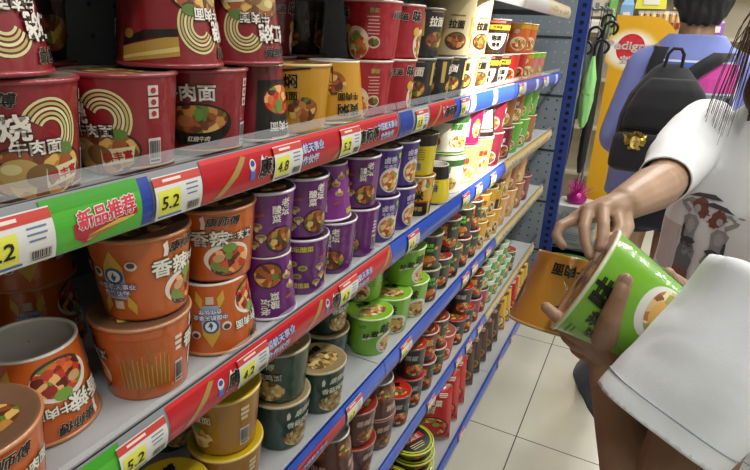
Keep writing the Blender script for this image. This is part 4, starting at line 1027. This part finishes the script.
# ---- person in the foreground: only the left arm and the white sleeve reach into the picture
skinF = skinmat('tanned_skin_shade', '#a8846a', '#977258')
def person_front():
    r = empty('person', (.575, -.30, 0)); tag(r, 'person in plain white T-shirt, left hand raised holding a green noodle tub', 'person')
    fw = Vector((.94, .34, 0)).normalized(); rt = fw.cross(Z)
    sh = P(742, 324, .53); el = P(652, 545, .575); wr = P(607, 358, .665)
    C = sh + rt*.175; C.z = 0
    F = Flesh()
    F.ring(torso_secs(C, rt, fw, [(.80,.14,.10,0),(.90,.165,.115,0),(1.0,.14,.10,0),(1.10,.145,.10,.005),(1.2,.155,.095,.005),(1.27,.13,.07,0),(1.31,.06,.05,0)]))
    F.limb([C+Z*1.28, C+Z*1.37+fw*.015], [.052, .050]); head(F, C+Z*1.49+fw*.03, fw, rt, .97)
    # the left arm
    F.limb([sh-Z*.02, sh.lerp(el, .5), el], [.050, .043, .036]); F.limb([el, el.lerp(wr, .3), el.lerp(wr, .65), wr], [.036, .0385, .031, .0235])
    F.limb([wr, wr+Dv(.012, -.004, .012)], [.0235, .022])
    # right arm hanging
    s2 = C+Z*1.27+rt*.17; F.limb([s2, s2-Z*.26+rt*.03, s2-Z*.49+rt*.035+fw*.04, s2-Z*.57+rt*.03+fw*.05], [.048, .038, .026, .027])
    for k in range(4): a = s2-Z*.585+rt*.03+fw*(.072-.017*k); F.limb([a, a-Z*.04-fw*.0, a-Z*.075-rt*.012], [.009, .008, .0065])
    a = s2-Z*.56+rt*.012+fw*.075; F.limb([a, a-Z*.035+fw*.012, a-Z*.06+fw*.01], [.011, .0095, .0075])
    legs_shoes(F, C, rt, fw, .82)
    # left hand: palm under the tub, fingers round it, thumb up the near side
    mcp = [(589,334,.640), (590,342,.647), (594,350,.655), (600,357,.663)]
    W = P(606, 354, .662)
    for u, v, d in mcp: F.limb([W, W.lerp(P(u, v, d), .55), P(u, v, d)], [.019, .0145, .0118])
    F.limb([P(604, 344, .640), P(592, 338, .643)], [.019, .013]); F.limb([P(606, 350, .652), P(606, 336, .628)], [.022, .017])
    fing = [[(589,334,.640),(570,325,.636),(555,315,.638),(546,307,.645)], [(590,342,.647),(573,334,.652),(562,326,.665),(556,318,.685)], [(594,350,.655),(577,345,.664),(567,337,.682),(563,329,.70)], [(600,357,.663),(585,355,.673),(576,349,.69),(574,341,.703)]]
    for ch in fing: F.limb([P(*q) for q in ch], [.0100, .0088, .0080, .0068])
    F.limb([P(604, 338, .606), P(611, 316, .568), P(619, 297, .561), P(625, 280, .563)], [.0150, .0112, .0090, .0080])
    F.limb([P(619, 297, .561), P(622, 289, .561)], [.0088, .0090])
    F.grow('body', .0025, 2, skinF, r)
    # thumb nail
    m = MB(); m.lathe([(.0060, -.001), (.0056, .0004), (.003, .0011), (.0004, .0013)], mat('#b08a78', .3, .2), 14)
    o = m.build('thumbnail', r); nz = (P(624, 282, .545)-P(625, 281, .563)).normalized()
    o.matrix_basis = Matrix.Translation(P(626, 281, .5553)) @ nz.to_track_quat('Z', 'Y').to_matrix().to_4x4() @ Matrix.Diagonal((.9, 1.25, 1, 1))
    face_bits(r, C+Z*1.49+fw*.03, fw, rt)
    # T-shirt: wide sleeve running from the shoulder down to an open hem
    hem = P(663, 424, .548); ax = (hem-sh).normalized(); side = Dv(.70, .70, .10); side = (side-ax*side.dot(ax)).normalized(); oth = ax.cross(side)
    S = Flesh()
    def sec(t, a, b, off=0): c = sh.lerp(hem, t) + side*off; return (c, side*a, oth*b)
    S.ring([sec(-.35,.055,.066), sec(0,.059,.070), sec(.3,.062,.068), (sec(.6,.064,.066)), sec(.85,.069,.063), sec(1.0,.073,.062), sec(1.12,.073,.062)], 28)
    S.ring(torso_secs(C, rt, fw, [(.78,.185,.145,0),(.9,.185,.145,0),(1.0,.18,.14,.0),(1.1,.18,.135,.005),(1.2,.178,.125,.005),(1.275,.15,.095,0),(1.315,.085,.07,0),(1.335,.07,.06,.0)]))
    S.limb([sh-Z*.005, C+Z*1.255+rt*-.05], [.053, .06])
    S.limb([s2+Z*.0-rt*.06, s2-Z*.03, s2-Z*.19+rt*.03], [.062, .068, .066])
    def folds(p):
        q = (p-hem); t = q.dot(ax); s_ = q.dot(side); w = q.dot(oth)
        return .0058*noise.noise(Vector((s_*26, w*26, t*8))) + .0075*noise.noise(Vector((s_*10+3, w*10, t*13+5))) + .0055*math.sin(s_*62+t*26)*max(0, min(1, (t+.18)/.14))*(.5+.5*noise.noise(Vector((t*14, s_*9, 2))))
    S.grow('t_shirt', .0048, 3, cloth('white_cotton', '#eef2f7', '#aab', 9, .35), r, cuts=[(hem+ax*.004, ax, .125), (C+Z*.80, -Z), (C+Z*1.325, Z)], thick=.0025, disp=folds)
    # stitched hem line
    q = Flesh()
    o = [ch for ch in r.children if ch.name.startswith('t_shirt')][0]
    bvh = BVHTree.FromPolygons([v.co for v in o.data.vertices], [p.vertices for p in o.data.polygons])
    pts = []
    for i in range(73):
        a = 2*PI*i/72; d = side*math.cos(a)+oth*math.sin(a); c0 = hem-ax*.017
        h = bvh.ray_cast(c0+d*.16, -d, .16)
        if h[0]: pts.append(h[0]+d*.0004)
    m = MB(); m.tube(pts, .0007, mat('#aab3bd', .8), 6, False); m.build('hem_stitching', r)
    # trousers
    T = Flesh()
    T.ring(torso_secs(C, rt, fw, [(.72,.16,.115,0),(.85,.172,.125,0),(.93,.155,.11,0)]))
    for sg in (-1, 1):
        b = Vector((C.x, C.y, 0))+rt*sg*.09; T.limb([b+Z*.8, b+Z*.45+fw*.015, b+Z*.10-fw*.02], [.092, .075, .062])
    T.grow('trousers', .009, 3, cloth('dark_navy_cotton', '#1e2430', '#111'), r, cuts=[(C+Z*.06, -Z)])
    for sg in (-1, 1): shoe(r, C, rt, fw, sg, .09, '#d0d0d0')
    H = Flesh(); hc = C+Z*1.49+fw*.03
    H.ring([(hc+Z*z-fw*b_, rt*w, fw*d) for z, w, d, b_ in [(-.13,.062,.045,.055),(-.08,.082,.06,.045),(0,.086,.088,.02),(.05,.087,.098,.012),(.095,.074,.085,.01),(.125,.03,.03,.01)]])
    H.grow('hair', .006, 3, mat('#1b1412', .5), r)
    settle(r)
person_front()

# ---- woman in the printed T-shirt, facing the camera, lifting the lid of the tub
skinW = skinmat('light_skin', '#b08e74', '#a07e64')
def woman():
    fw = Vector((-.93, .36, 0)).normalized(); rt = fw.cross(Z)
    sh = P(701, 129, 1.12); el = P(662, 184, .93); wr = P(624, 204, .725)
    C = sh - rt*.165; C.z = 0
    r = empty('person', (C.x, C.y, 0)); tag(r, 'long-haired person in white T-shirt printed with two figures, reaching for green tub', 'person')
    F = Flesh()
    F.ring(torso_secs(C, rt, fw, [(.86,.15,.11,0),(.95,.165,.115,0),(1.05,.135,.10,0),(1.15,.135,.10,.005),(1.25,.15,.10,.01),(1.33,.145,.08,.0),(1.385,.085,.06,0),(1.41,.05,.045,0)]))
    F.limb([C+Z*1.38, C+Z*1.47+fw*.02], [.05, .048]); hc = C+Z*1.60+fw*.035; head(F, hc, fw, rt)
    F.limb([sh-Z*.02, sh.lerp(el, .5), el], [.047, .042, .036]); F.limb([el, el.lerp(wr, .3), el.lerp(wr, .7), wr], [.036, .037, .029, .0235])
    # right hand seen from its back, fingertips on the lid
    W = wr; mc = [(617,214,.700), (603,209,.698), (588,211,.706), (575,219,.720)]
    W2 = P(616, 205, .715)
    for (u, v, d) in mc: F.limb([W, W2.lerp(P(u, v, d), .5), P(u, v, d)], [.0210, .0145, .0100])
    F.limb([P(598, 208, .712), P(585, 210, .722)], [.010, .009])
    for ch, rr in (([(617,214,.700),(620,229,.676),(614,240,.664),(608,248,.656)], .0074), ([(603,209,.698),(603.5,226,.672),(602,239,.662),(600,248,.658)], .0077), ([(588,211,.706),(584,229,.684),(586,244,.674),(590,256,.666)], .0076), ([(575,219,.720),(560,226,.708),(556,236,.703),(563,246,.697)], .0070)):
        F.limb([P(*q) for q in ch], [rr*1.12, rr*1.02, rr*.92, rr*.8])
    F.limb([P(622, 214, .712), P(627, 227, .696), P(621, 239, .668), P(613, 248, .652)], [.0125, .0095, .0082, .0072])
    # left arm: hand supporting the base of the tub from behind
    s2 = C+Z*(sh.z)-rt*.165; w2 = P(706, 318, .735); e2 = Vector((.98, -.36, 1.06))
    F.limb([s2-Z*.02, s2.lerp(e2, .5), e2], [.047, .042, .036]); F.limb([e2, e2.lerp(w2, .3), e2.lerp(w2, .7), w2], [.036, .037, .029, .0235])
    for k, (a, b, c) in enumerate([((690,306,.712),(678,290,.690),(668,273,.674)), ((692,316,.708),(680,306,.694),(667,298,.684)), ((695,326,.712),(683,320,.70),(671,312,.69)), ((698,334,.716),(688,331,.706),(678,326,.70))]):
        F.limb([w2, P(*a)], [.021, .0125]); F.limb([P(*a), P(*b), P(*c)], [.0118, .0100, .0078])
    F.limb([w2, P(694, 300, .735), P(682, 286, .73), P(674, 279, .715)], [.018, .0135, .011, .0085])
    legs_shoes(F, C, rt, fw, .86)
    F.grow('body', .0024, 2, skinW, r)
    face_bits(r, hc, fw, rt)
    # T-shirt
    hem = P(652, 181, .895); ax = (el-sh).normalized()
    side = Dv(.70, .70, 0); side = (side-ax*side.dot(ax)).normalized(); oth = ax.cross(side); hem = sh+ax*.272
    S = Flesh()
    S.ring([(sh.lerp(hem, t), side*a, oth*b) for t, a, b in [(-.2,.050,.052),(0,.056,.060),(.35,.058,.058),(.7,.054,.052),(1,.0455,.0445),(1.12,.0445,.0435)]], 24)
    S.ring(torso_secs(C, rt, fw, [(.82,.205,.165,0),(.92,.200,.16,0),(1.02,.192,.15,.0),(1.12,.188,.14,.008),(1.22,.186,.132,.012),(1.29,.178,.115,.005),(1.345,.148,.085,0),(1.40,.10,.068,0),(1.42,.085,.06,0)]), 32)
    S.limb([sh-Z*.012, C+Z*1.33+rt*.06], [.052, .06]); S.limb([s2-Z*.012, C+Z*1.33-rt*.06], [.052, .06])
    S.limb([s2-Z*.01, s2.lerp(e2, .7)], [.062, .056])
    def folds(p):
        return .0045*noise.noise(Vector((p.x*9, p.y*16, p.z*7))) + .0030*noise.noise(Vector((p.x*24, p.y*24, p.z*9+4))) + .004*math.sin((p.y*.8+p.z*.6)*60+p.x*20)*(.5+.5*noise.noise(p*6))
    neck = C+Z*1.405+fw*.085
    ts = S.grow('t_shirt', .0055, 3, cloth('white_printed_cotton', '#eef0f2', '#aab', 8, .4), r, cuts=[(hem+ax*.004, ax, .09), (C+Z*.845, -Z), (neck, (Z*.75+fw*.66).normalized(), .10), (s2.lerp(e2, .66), (e2-s2).normalized(), .085)], thick=.0025, disp=folds)
    # the printed figures: laid onto the front of the shirt
    bvh = BVHTree.FromPolygons([v.co for v in ts.data.vertices], [p.vertices for p in ts.data.polygons])
    a = Art(); I = lambda h: mat(h, .85)
    g1, g2, dk, red, pal, pink = I('#9b9c9f'), I('#77787c'), I('#4a4648'), I('#7d4c42'), I('#b4b2b2'), I('#9c6e6a')
    def bl(cx_, cy_, rx, ry, m_, layer, seed, n=18, k=.35):
        rn = random.Random(seed); a.poly([(cx_+rx*math.cos(2*PI*i/n)*(1-k*rn.random()), cy_+ry*math.sin(2*PI*i/n)*(1-k*rn.random())) for i in range(n)], m_, layer)
    def figure(x, y, k, mir=1, s0=0):
        X = lambda q: [(x+mir*k*px, y+k*py) for px, py in q]
        a.poly(X([(-.030,.02),(-.014,.036),(.012,.036),(.028,.016),(.022,-.02),(.024,-.05),(-.018,-.052),(-.022,-.02)]), g1, 2); a.poly(X([(-.018,-.05),(.024,-.05),(.036,-.12),(.030,-.155),(-.026,-.15),(-.028,-.10)]), g2, 2)
        a.poly(X([(-.014,.036),(-.045,.060),(-.050,.072),(-.040,.075),(-.008,.050)]), g1, 3); a.poly(X([(-.046,.070),(-.020,.092),(.008,.090),(.008,.082),(-.018,.082),(-.040,.064)]), g1, 3)
        bl(x+mir*k*.018, y+k*.072, k*.030, k*.032, red, 4, 3+s0); bl(x+mir*k*.030, y+k*.055, k*.020, k*.026, red, 5, 5+s0); bl(x+mir*k*.010, y+k*.062, k*.012, k*.014, pal, 6, 4+s0, k=.15)
        a.poly(X([(-.030,.096),(.0,.112),(.050,.116),(.082,.104),(.048,.100),(.010,.100)]), dk, 5)
        for i in range(6): bl(x+mir*k*(-.012+.008*i), y+k*(-.06-.015*(i % 3)), k*.014, k*.020, [dk, g2, g1][i % 3], 4, 10+i+s0)
        bl(x, y+k*.0, k*.018, k*.030, pal, 3, 20+s0); bl(x-mir*k*.022, y-k*.03, k*.007, k*.034, dk, 4, 22+s0); bl(x+mir*k*.01, y-k*.05, k*.026, k*.012, dk, 5, 23+s0)
        a.poly(X([(-.026,-.15),(.030,-.155),(.036,-.20),(.014,-.235),(-.030,-.22)]), pink, 2)
        for i in range(7): a.rect(x+mir*k*(-.022+.009*i), y-k*.19, k*.0016, k*.07, dk, 4)
        for i in range(5): bl(x+mir*k*(-.05+.024*i), y+k*(.09-.01*i), k*.016, k*.0035, [pink, g1][i % 2], 2, 30+i+s0, k=.6)
    f1 = P(711, 214, 1.13); f2 = P(752, 216, 1.13)
    figure((f1-C).dot(rt), f1.z, .58, -1); figure((f2-C).dot(rt), f2.z-.01, .55, 1, 50)
    a.rect((f1-C).dot(rt)+.045, f1.z-.06, .05, .10, I('#cfc6c4'), 1)
    for q in range(3): bl((f1-C).dot(rt)+.03-.012*q, f1.z+.085-.02*q, .012, .004, I('#9c8480'), 1, 60+q, k=.6)
    m = MB()
    def onto(x, y, e):
        o_ = Vector((C.x, C.y, y)) + rt*x + fw*.5; h = bvh.ray_cast(o_, -fw, .6)
        return (h[0] + fw*(e*1.6+.0010)) if h[0] else Vector((C.x, C.y, y)) + rt*x
    # viewer faces the chest, so her right (rt) lies to the viewer's left
    b = Art(); b.p = [(l_, m_, [(-x, y) for x, y in q]) for l_, m_, q in a.p]
    b.lay(m, lambda x, y, e: onto(-x, y, e), .012, rows=.012)
    m.build('figure_print', ts)
    # skirt
    K = Flesh(); K.ring([(Vector((C.x, C.y, z)), rt*w, fw*d) for z, w, d in [(.66,.322,.30),(.72,.308,.29),(.80,.27,.235),(.90,.19,.15),(.96,.165,.13)]], 28)
    K.grow('skirt', .009, 3, cloth('slate_blue_fabric', '#444c58', '#111', 6, .3), r, cuts=[(C+Z*.735, -Z), (C+Z*.95, Z)], thick=.003, disp=lambda p: .004*math.sin(9*math.atan2(p.y-C.y, p.x-C.x))*max(0, (.92-p.z)/.2))
    for sg in (-1, 1): shoe(r, C, rt, fw, sg, .09, '#e0dcd6')
    # long hair over the shoulders
    H = Flesh()
    H.ring([(hc+Z*z-fw*b_, rt*w, fw*d) for z, w, d, b_ in [(-.24,.10,.04,.07),(-.13,.098,.055,.06),(-.06,.094,.07,.045),(0,.092,.088,.025),(.05,.09,.102,.012),(.095,.078,.09,.01),(.13,.03,.03,.01)]])
    for sg in (-1, 1): H.limb([hc+rt*sg*.065+Z*.03+fw*.03, hc+rt*sg*.072-Z*.08+fw*.02, hc+rt*sg*.070-Z*.17+fw*.04, hc+rt*sg*.064-Z*.22+fw*.06], [.022, .022, .016, .005])
    H.grow('hair', .006, 2, mat('#3a261c', .45, var=.3), r, disp=lambda p: .004*math.sin(p.x*170+p.y*150)+.003*noise.noise(p*40))
    m = MB(); rn = random.Random(8)
    for i in range(26):
        s0 = hc+rt*(.074+.016*rn.random())+Z*(.07*rn.random())+fw*(.06*rn.random()-.01); dx = rn.random()
        pts = [s0, s0-Z*.10+rt*(.015+.03*dx), s0-Z*.21+rt*(.01+.045*dx)+fw*.02, s0-Z*(.27+.06*dx)+rt*(.005+.05*dx)+fw*.05]
        m.tube(pts, [.0010, .0010, .0008, .0003], mat('#5a4030', .45), 5, False)
    m.build('loose_hair_strands', r)
    settle(r)
woman()

# ---- person in the blue shirt seen from behind
def person_back():
    fw = Vector((.90, .20, 0)).normalized(); rt = fw.cross(Z)
    C = Vector((2.33, -.085, 0)); r = empty('person', tuple(C)); tag(r, 'dark-haired person seen from behind in periwinkle blue shirt and navy shorts', 'person')
    F = Flesh(); hc = C+Z*1.63+fw*.03
    F.ring(torso_secs(C, rt, fw, [(.86,.16,.12,0),(.98,.17,.12,0),(1.1,.15,.105,0),(1.25,.165,.105,0),(1.40,.18,.09,0),(1.46,.13,.065,0),(1.49,.06,.05,0)]))
    F.limb([C+Z*1.46, C+Z*1.55+fw*.015], [.058, .056]); head(F, hc, fw, rt)
    for sg in (-1, 1):
        s = C+Z*1.39+rt*sg*.148; e = s-Z*.27+rt*sg*.045+fw*.02; w = e-Z*.02+fw*.22-rt*sg*.10; F.limb([s, e, w, w+fw*.06-rt*sg*.02], [.048, .04, .027, .027])
        for k in range(4): a = w+fw*.075-rt*sg*.02+Z*(.022-.016*k); F.limb([a, a+fw*.035-rt*sg*.01, a+fw*.055-rt*sg*.03], [.0095, .0085, .007])
        a = w+fw*.04+Z*.022-rt*sg*.02; F.limb([a, a+fw*.02+Z*.022, a+fw*.04+Z*.036], [.011, .0095, .0075])
    legs_shoes(F, C, rt, fw, .88, .095, .085)
    F.grow('body', .005, 3, skinW, r); face_bits(r, hc, fw, rt)
    S = Flesh()
    S.ring(torso_secs(C, rt, fw, [(.90,.205,.175,-.01),(1.0,.205,.17,-.01),(1.12,.20,.155,-.005),(1.25,.19,.14,0),(1.36,.18,.12,0),(1.43,.15,.095,0),(1.48,.105,.072,0),(1.505,.078,.064,0)]), 28)
    for sg in (-1, 1): s = C+Z*1.385+rt*sg*.145; S.limb([C+Z*1.415+rt*sg*.07, s, s-Z*.14+rt*sg*.03, s-Z*.25+rt*sg*.05], [.062, .066, .068, .066])
    fold = lambda p: .006*noise.noise(Vector((p.x*9, p.y*9, p.z*5)))+.004*noise.noise(Vector((p.x*20, p.y*20, p.z*8)))
    ts = S.grow('shirt', .008, 3, cloth('periwinkle_cotton', '#7784c4', '#111', 6, .5), r, cuts=[(C+Z*.925, -Z), (C+Z*1.497, Z), (C+Z*1.17+rt*.3, (rt*.22-Z).normalized()) if False else (C+Z*2, Z)], thick=.003, disp=fold)
    bvh = BVHTree.FromPolygons([v.co for v in ts.data.vertices], [p.vertices for p in ts.data.polygons])
    a = Art(); I = lambda h: mat(h, .8)
    def rr(x0, y0, x1, y1, rd, m_, layer):
        pts = []
        for cx_, cy_, a0 in ((x1-rd, y1-rd, 0), (x0+rd, y1-rd, PI/2), (x0+rd, y0+rd, PI), (x1-rd, y0+rd, 1.5*PI)):
            pts += [(cx_+rd*math.cos(a0+PI/2*i/5), cy_+rd*math.sin(a0+PI/2*i/5)) for i in range(6)]
        a.poly(pts, m_, layer)
    y0, y1 = 1.215, 1.415; xa, xb = -.150, .145
    rr(xa, y0, xb, y1, .03, I('#d4d8ea'), 1); rr(xa+.007, y0+.007, xb-.007, y1-.007, .025, I('#3f62b8'), 2)
    a.rect((xb-.007+.0)/2, (y0+y1)/2+.047, xb-.007, .092, I('#c8449c'), 3); a.rect((xb-.01)/2, (y0+y1)/2-.05, xb-.014, .088, I('#7c8492'), 3); a.rect(xa/2, (y0+y1)/2-.05, -xa-.014, .088, I('#5a6a8a'), 3)
    a.rect((xa+xb)/2, (y0+y1)/2-.003, xb-xa-.014, .006, I('#c4c8d8'), 4); a.text('graph', .055, y0+.055, .062, I('#1c1e26'), 6, .03, shear=.2)
    m = MB()
    def onto(x, y, e):
        # seen from behind: her right (rt) is the viewer's right
        o_ = Vector((C.x, C.y, y)) + rt*x - fw*.5; h = bvh.ray_cast(o_, fw, .6)
        return (h[0] - fw*(e*2+.0015)) if h[0] else o_+fw*.4
    b = Art(); c5, s5 = math.cos(-.02), math.sin(-.02)
    a.lay(m, onto, .02, rows=.02); m.build('back_print', ts)
    T = Flesh()
    T.ring(torso_secs(C, rt, fw, [(.82,.17,.13,0),(.92,.18,.135,0),(.99,.165,.12,0)]))
    for sg in (-1, 1): b_ = C+rt*sg*.095; T.limb([b_+Z*.86, b_+Z*.62], [.105, .10])
    T.grow('shorts', .009, 3, cloth('navy_shorts', '#1b2034', '#111'), r, cuts=[(C+Z*.80, -Z)], thick=.003)
    for sg in (-1, 1): shoe(r, C, rt, fw, sg, .095, '#c8c8cc')
    H = Flesh()
    H.ring([(hc+Z*z-fw*b_, rt*w, fw*d) for z, w, d, b_ in [(-.105,.050,.030,.060),(-.075,.078,.055,.045),(-.03,.093,.080,.025),(.02,.099,.100,.010),(.07,.095,.106,.008),(.11,.072,.084,.006),(.14,.03,.034,.004)]])
    H.grow('hair', .006, 2, mat('#15151a', .5), r, disp=lambda p: .0035*math.sin(p.y*210+noise.noise(p*18)*3)+.004*noise.noise(p*30))
    settle(r)
    r.scale = (1, 1, 1.03)
    # backpack worn on the back
    bp = empty('backpack', tuple(C-fw*.2+Z*1.0)); tag(bp, 'small black backpack with gold head emblem, worn on the blue shirt', 'backpack')
    black = cloth('black_nylon', '#0f1117', '#000', 9, .35); gold = mat('#b89a4a', .3, metal=.8)
    def add(fl, nm, vox=.006, par=bp, mt=black, sm=3):
        o = fl.grow(nm, vox, sm, mt); o.parent = par; o.matrix_parent_inverse = Matrix.Translation(-Vector(bp.location)); return o
    K = Flesh(); c = C-fw*.185-rt*.068+Z*.036
    K.ring([(c+Z*z+rt*sx-fw*b_, rt*w, fw*d) for z, w, d, b_, sx in [(1.085,.115,.045,.01,-.03),(1.10,.138,.065,.015,-.03),(1.16,.142,.075,.02,-.03),(1.24,.138,.075,.02,-.03),(1.31,.118,.066,.015,-.03),(1.36,.085,.052,.005,-.03),(1.395,.055,.036,-.01,-.03),(1.41,.03,.02,-.02,-.03)]])
    add(K, 'bag_body')
    K = Flesh(); K.ring([(c+Z*z-rt*.03-fw*(.075+b_), rt*w, fw*d) for z, w, d, b_ in [(1.055,.135,.03,.0),(1.07,.158,.045,.005),(1.12,.160,.050,.008),(1.17,.155,.046,.006),(1.185,.145,.036,.0)]]); add(K, 'front_pocket', .006)
    K = Flesh(); K.ring([(c+Z*z-rt*.03-fw*(.055+b_), rt*w, fw*d) for z, w, d, b_ in [(1.20,.135,.04,.01),(1.27,.128,.045,.012),(1.33,.10,.038,.005),(1.365,.07,.028,-.005)]]); add(K, 'flap', .006)
    bk = lambda x, z, out=.011: onto(x, z/1.03, 0)*1.0 + Z*(z-z/1.03) - fw*out
    for nm, pts in (('strap', [(-.135,1.36),(-.132,1.42),(-.126,1.45),(-.118,1.475),(-.110,1.497)]), ('strap', [(-.05,1.385),(.0,1.43),(.05,1.465),(.095,1.485)])):
        m = MB(); n_ = len(pts); vs = []
        pp = [bk(x, z) for x, z in pts]; pp.append(pp[-1]+fw*.10+Z*.004)
        for i, p in enumerate(pp):
            d = (pp[min(i+1, len(pp)-1)]-pp[max(0, i-1)]).normalized(); s_ = d.cross(fw).normalized() if abs(d.dot(fw)) < .9 else rt
            if s_.dot(rt) < 0: s_ = -s_
            for q in (-.024, .024): vs += [p+s_*q, p+s_*q-fw*.007-Z*.0]
        fs = []
        for i in range(len(pp)-1):
            k = 4*i; fs += [(k+1, k+3, k+7, k+5), (k, k+1, k+5, k+4), (k+2, k+6, k+7, k+3), (k, k+4, k+6, k+2)]
        m.add(vs, fs, black, True); o = m.build(nm, bp); o.matrix_parent_inverse = Matrix.Translation(-Vector(bp.location))
    m = MB(); b0 = c+Z*1.395-rt*.03; m.tube([b0-rt*.026-fw*.01, b0-rt*.024+Z*.045-fw*.014, b0-rt*.012+Z*.062-fw*.016, b0+rt*.012+Z*.062-fw*.016, b0+rt*.024+Z*.045-fw*.014, b0+rt*.026-fw*.01], .0055, black)
    o = m.build('carry_loop', bp); o.matrix_parent_inverse = Matrix.Translation(-Vector(bp.location))
    # emblem: small gold head with flowing hair
    E_ = Art(); k = .029
    rn = random.Random(6)
    for i in range(16):
        t = -.45+ (PI+.9)*i/15; E_.ell(k*.80*math.cos(t), k*.75*math.sin(t)+k*.1, k*.34, k*.20, mat(['#b89a4a','#8f7430'][i % 2], .3, metal=.7), 2+i % 2, rot=t)
    for s_ in (-1, 1): E_.poly([(s_*k*.6, k*.55), (s_*k*1.35, k*.75), (s_*k*1.0, k*.25)], gold, 2)
    E_.ell(0, -k*.10, k*.52, k*.72, mat('#c4a85a', .3, metal=.6), 5); E_.ell(-k*.2, k*.05, k*.11, k*.06, mat('#54431c', .4), 7); E_.ell(k*.2, k*.05, k*.11, k*.06, mat('#54431c', .4), 7); E_.rect(0, -k*.15, k*.1, k*.3, mat('#8f7430', .4), 7); E_.ell(0, -k*.42, k*.16, k*.06, mat('#54431c', .4), 7)
    for s_ in (-1, 1): E_.ell(s_*k*.45, -k*.75, k*.22, k*.18, gold, 3)
    pk = [ch for ch in bp.children if ch.name.startswith('front_pocket')][0]
    pb = BVHTree.FromPolygons([v.co for v in pk.data.vertices], [p.vertices for p in pk.data.polygons])
    def on_pocket(x, z, e):
        o_ = c + rt*x + Z*z - fw*.4; h = pb.ray_cast(o_, fw, .5)
        return (h[0] if h[0] else o_+fw*.28) - fw*(e*7+.0012)
    m = MB(); E_.lay(m, lambda x, y, e: on_pocket(x-.122, y+1.163, e), .012); o = m.build('gold_emblem', bp); o.matrix_parent_inverse = Matrix.Translation(-Vector(bp.location))
    m = MB(); q = on_pocket(-.062, 1.165, .0005); m.tube([q+Z*.03+rt*.004-fw*.003, q-fw*.003, q-Z*.012-rt*.006-fw*.003], .0035, mat('#c8c8cc', .25, metal=.9)); o = m.build('zip_pull', bp); o.matrix_parent_inverse = Matrix.Translation(-Vector(bp.location))
person_back()

# ------------------------------------------------------------------ the tubs being held
def orient(origin, up, face):
    z = up.normalized(); y = -(face - z*face.dot(z)).normalized(); x = y.cross(z)
    return Matrix.Translation(origin) @ Matrix((x, y, z)).transposed().to_4x4()
rimc = P(584, 279, .645); up = Dv(-.80, -.54, .25); base = rimc - up.normalized()*.112
g = cup('held', None, matrix=orient(base, up, Dv(-.15, .22, -1)))
tag(g, 'lime green noodle tub tilted in two hands, lid being lifted', 'noodle tub')
up2 = -(P(543, 250, .80) - P(530, 323, .80)).normalized() + Dv(-.06, 0, .04)
o2 = cup('heldamber', None, matrix=orient(P(572, 257, .82), up2, Dv(-.1, 0, -1)))
tag(o2, 'amber orange noodle tub held upside down behind the green tub', 'noodle tub')

# ------------------------------------------------------------------ light
def area(name, loc, sx, sy, energy, col=(1, .98, .94), rot=(0, 0, 0)):
    L = bpy.data.lights.new(name, 'AREA'); L.shape = 'RECTANGLE'; L.size = sx; L.size_y = sy; L.energy = energy; L.color = col
    o = bpy.data.objects.new(name, L); o.location = loc; o.rotation_euler = rot; COL.objects.link(o); return o
for i, (x, y, e) in enumerate([(-.6, -.5, 20), (1.4, -.45, 26), (2.9, -.45, 34), (4.6, -.4, 40), (6.2, -.4, 40), (1.0, -2.0, 26), (3.2, -2.0, 30)]):
    area('ceiling_tube', (x, y, 3.0), 1.2, .18, e)
    m = MB(); m.box((-.62, -.10, .03), (.62, .10, .10), mat('#c8c8c8', .5)); t = empty('ceiling_light', (x, y, 3.0)); tag(t, f'white strip light fixed to the ceiling, {ORD[i]} of the row', 'ceiling light', 'strip lights on the ceiling')
    m.build('housing', t); m = MB(); m.tube([(-.58, 0, .015), (.58, 0, .015)], .014, mat('#f4f4ee', .4, emit=1.5)); m.build('tube', t)
S_ = bpy.data.lights.new('shelf_spot', 'SPOT'); S_.energy = 1500; S_.spot_size = R(16); S_.spot_blend = .55; S_.shadow_soft_size = .04; S_.color = (1, .95, .86)
so = bpy.data.objects.new('shelf_spot', S_); so.location = (1.55, -1.3, 2.95); COL.objects.link(so)
so.rotation_euler = (Vector((1.72, .50, 1.36)) - so.location).to_track_quat('-Z', 'Y').to_euler()
w = bpy.data.worlds.new('soft_store_light'); scene.world = w; w.use_nodes = True
w.node_tree.nodes['Background'].inputs['Color'].default_value = (.75, .8, .85, 1); w.node_tree.nodes['Background'].inputs['Strength'].default_value = .3

# ------------------------------------------------------------------ camera
cam = bpy.data.cameras.new('camera'); cam.sensor_width = 36; cam.lens = FPX/750*36; cam.clip_start = .02
co = bpy.data.objects.new('camera', cam); COL.objects.link(co); scene.camera = co
X_, Y_, Z_ = Dv(1, 0, 0), Dv(0, -1, 0), Dv(0, 0, -1)
co.matrix_world = Matrix.Translation((0, 0, CAMH)) @ Matrix((X_, Y_, Z_)).transposed().to_4x4()
scene.view_settings.view_transform = 'Standard'
scene.view_settings.exposure = 0
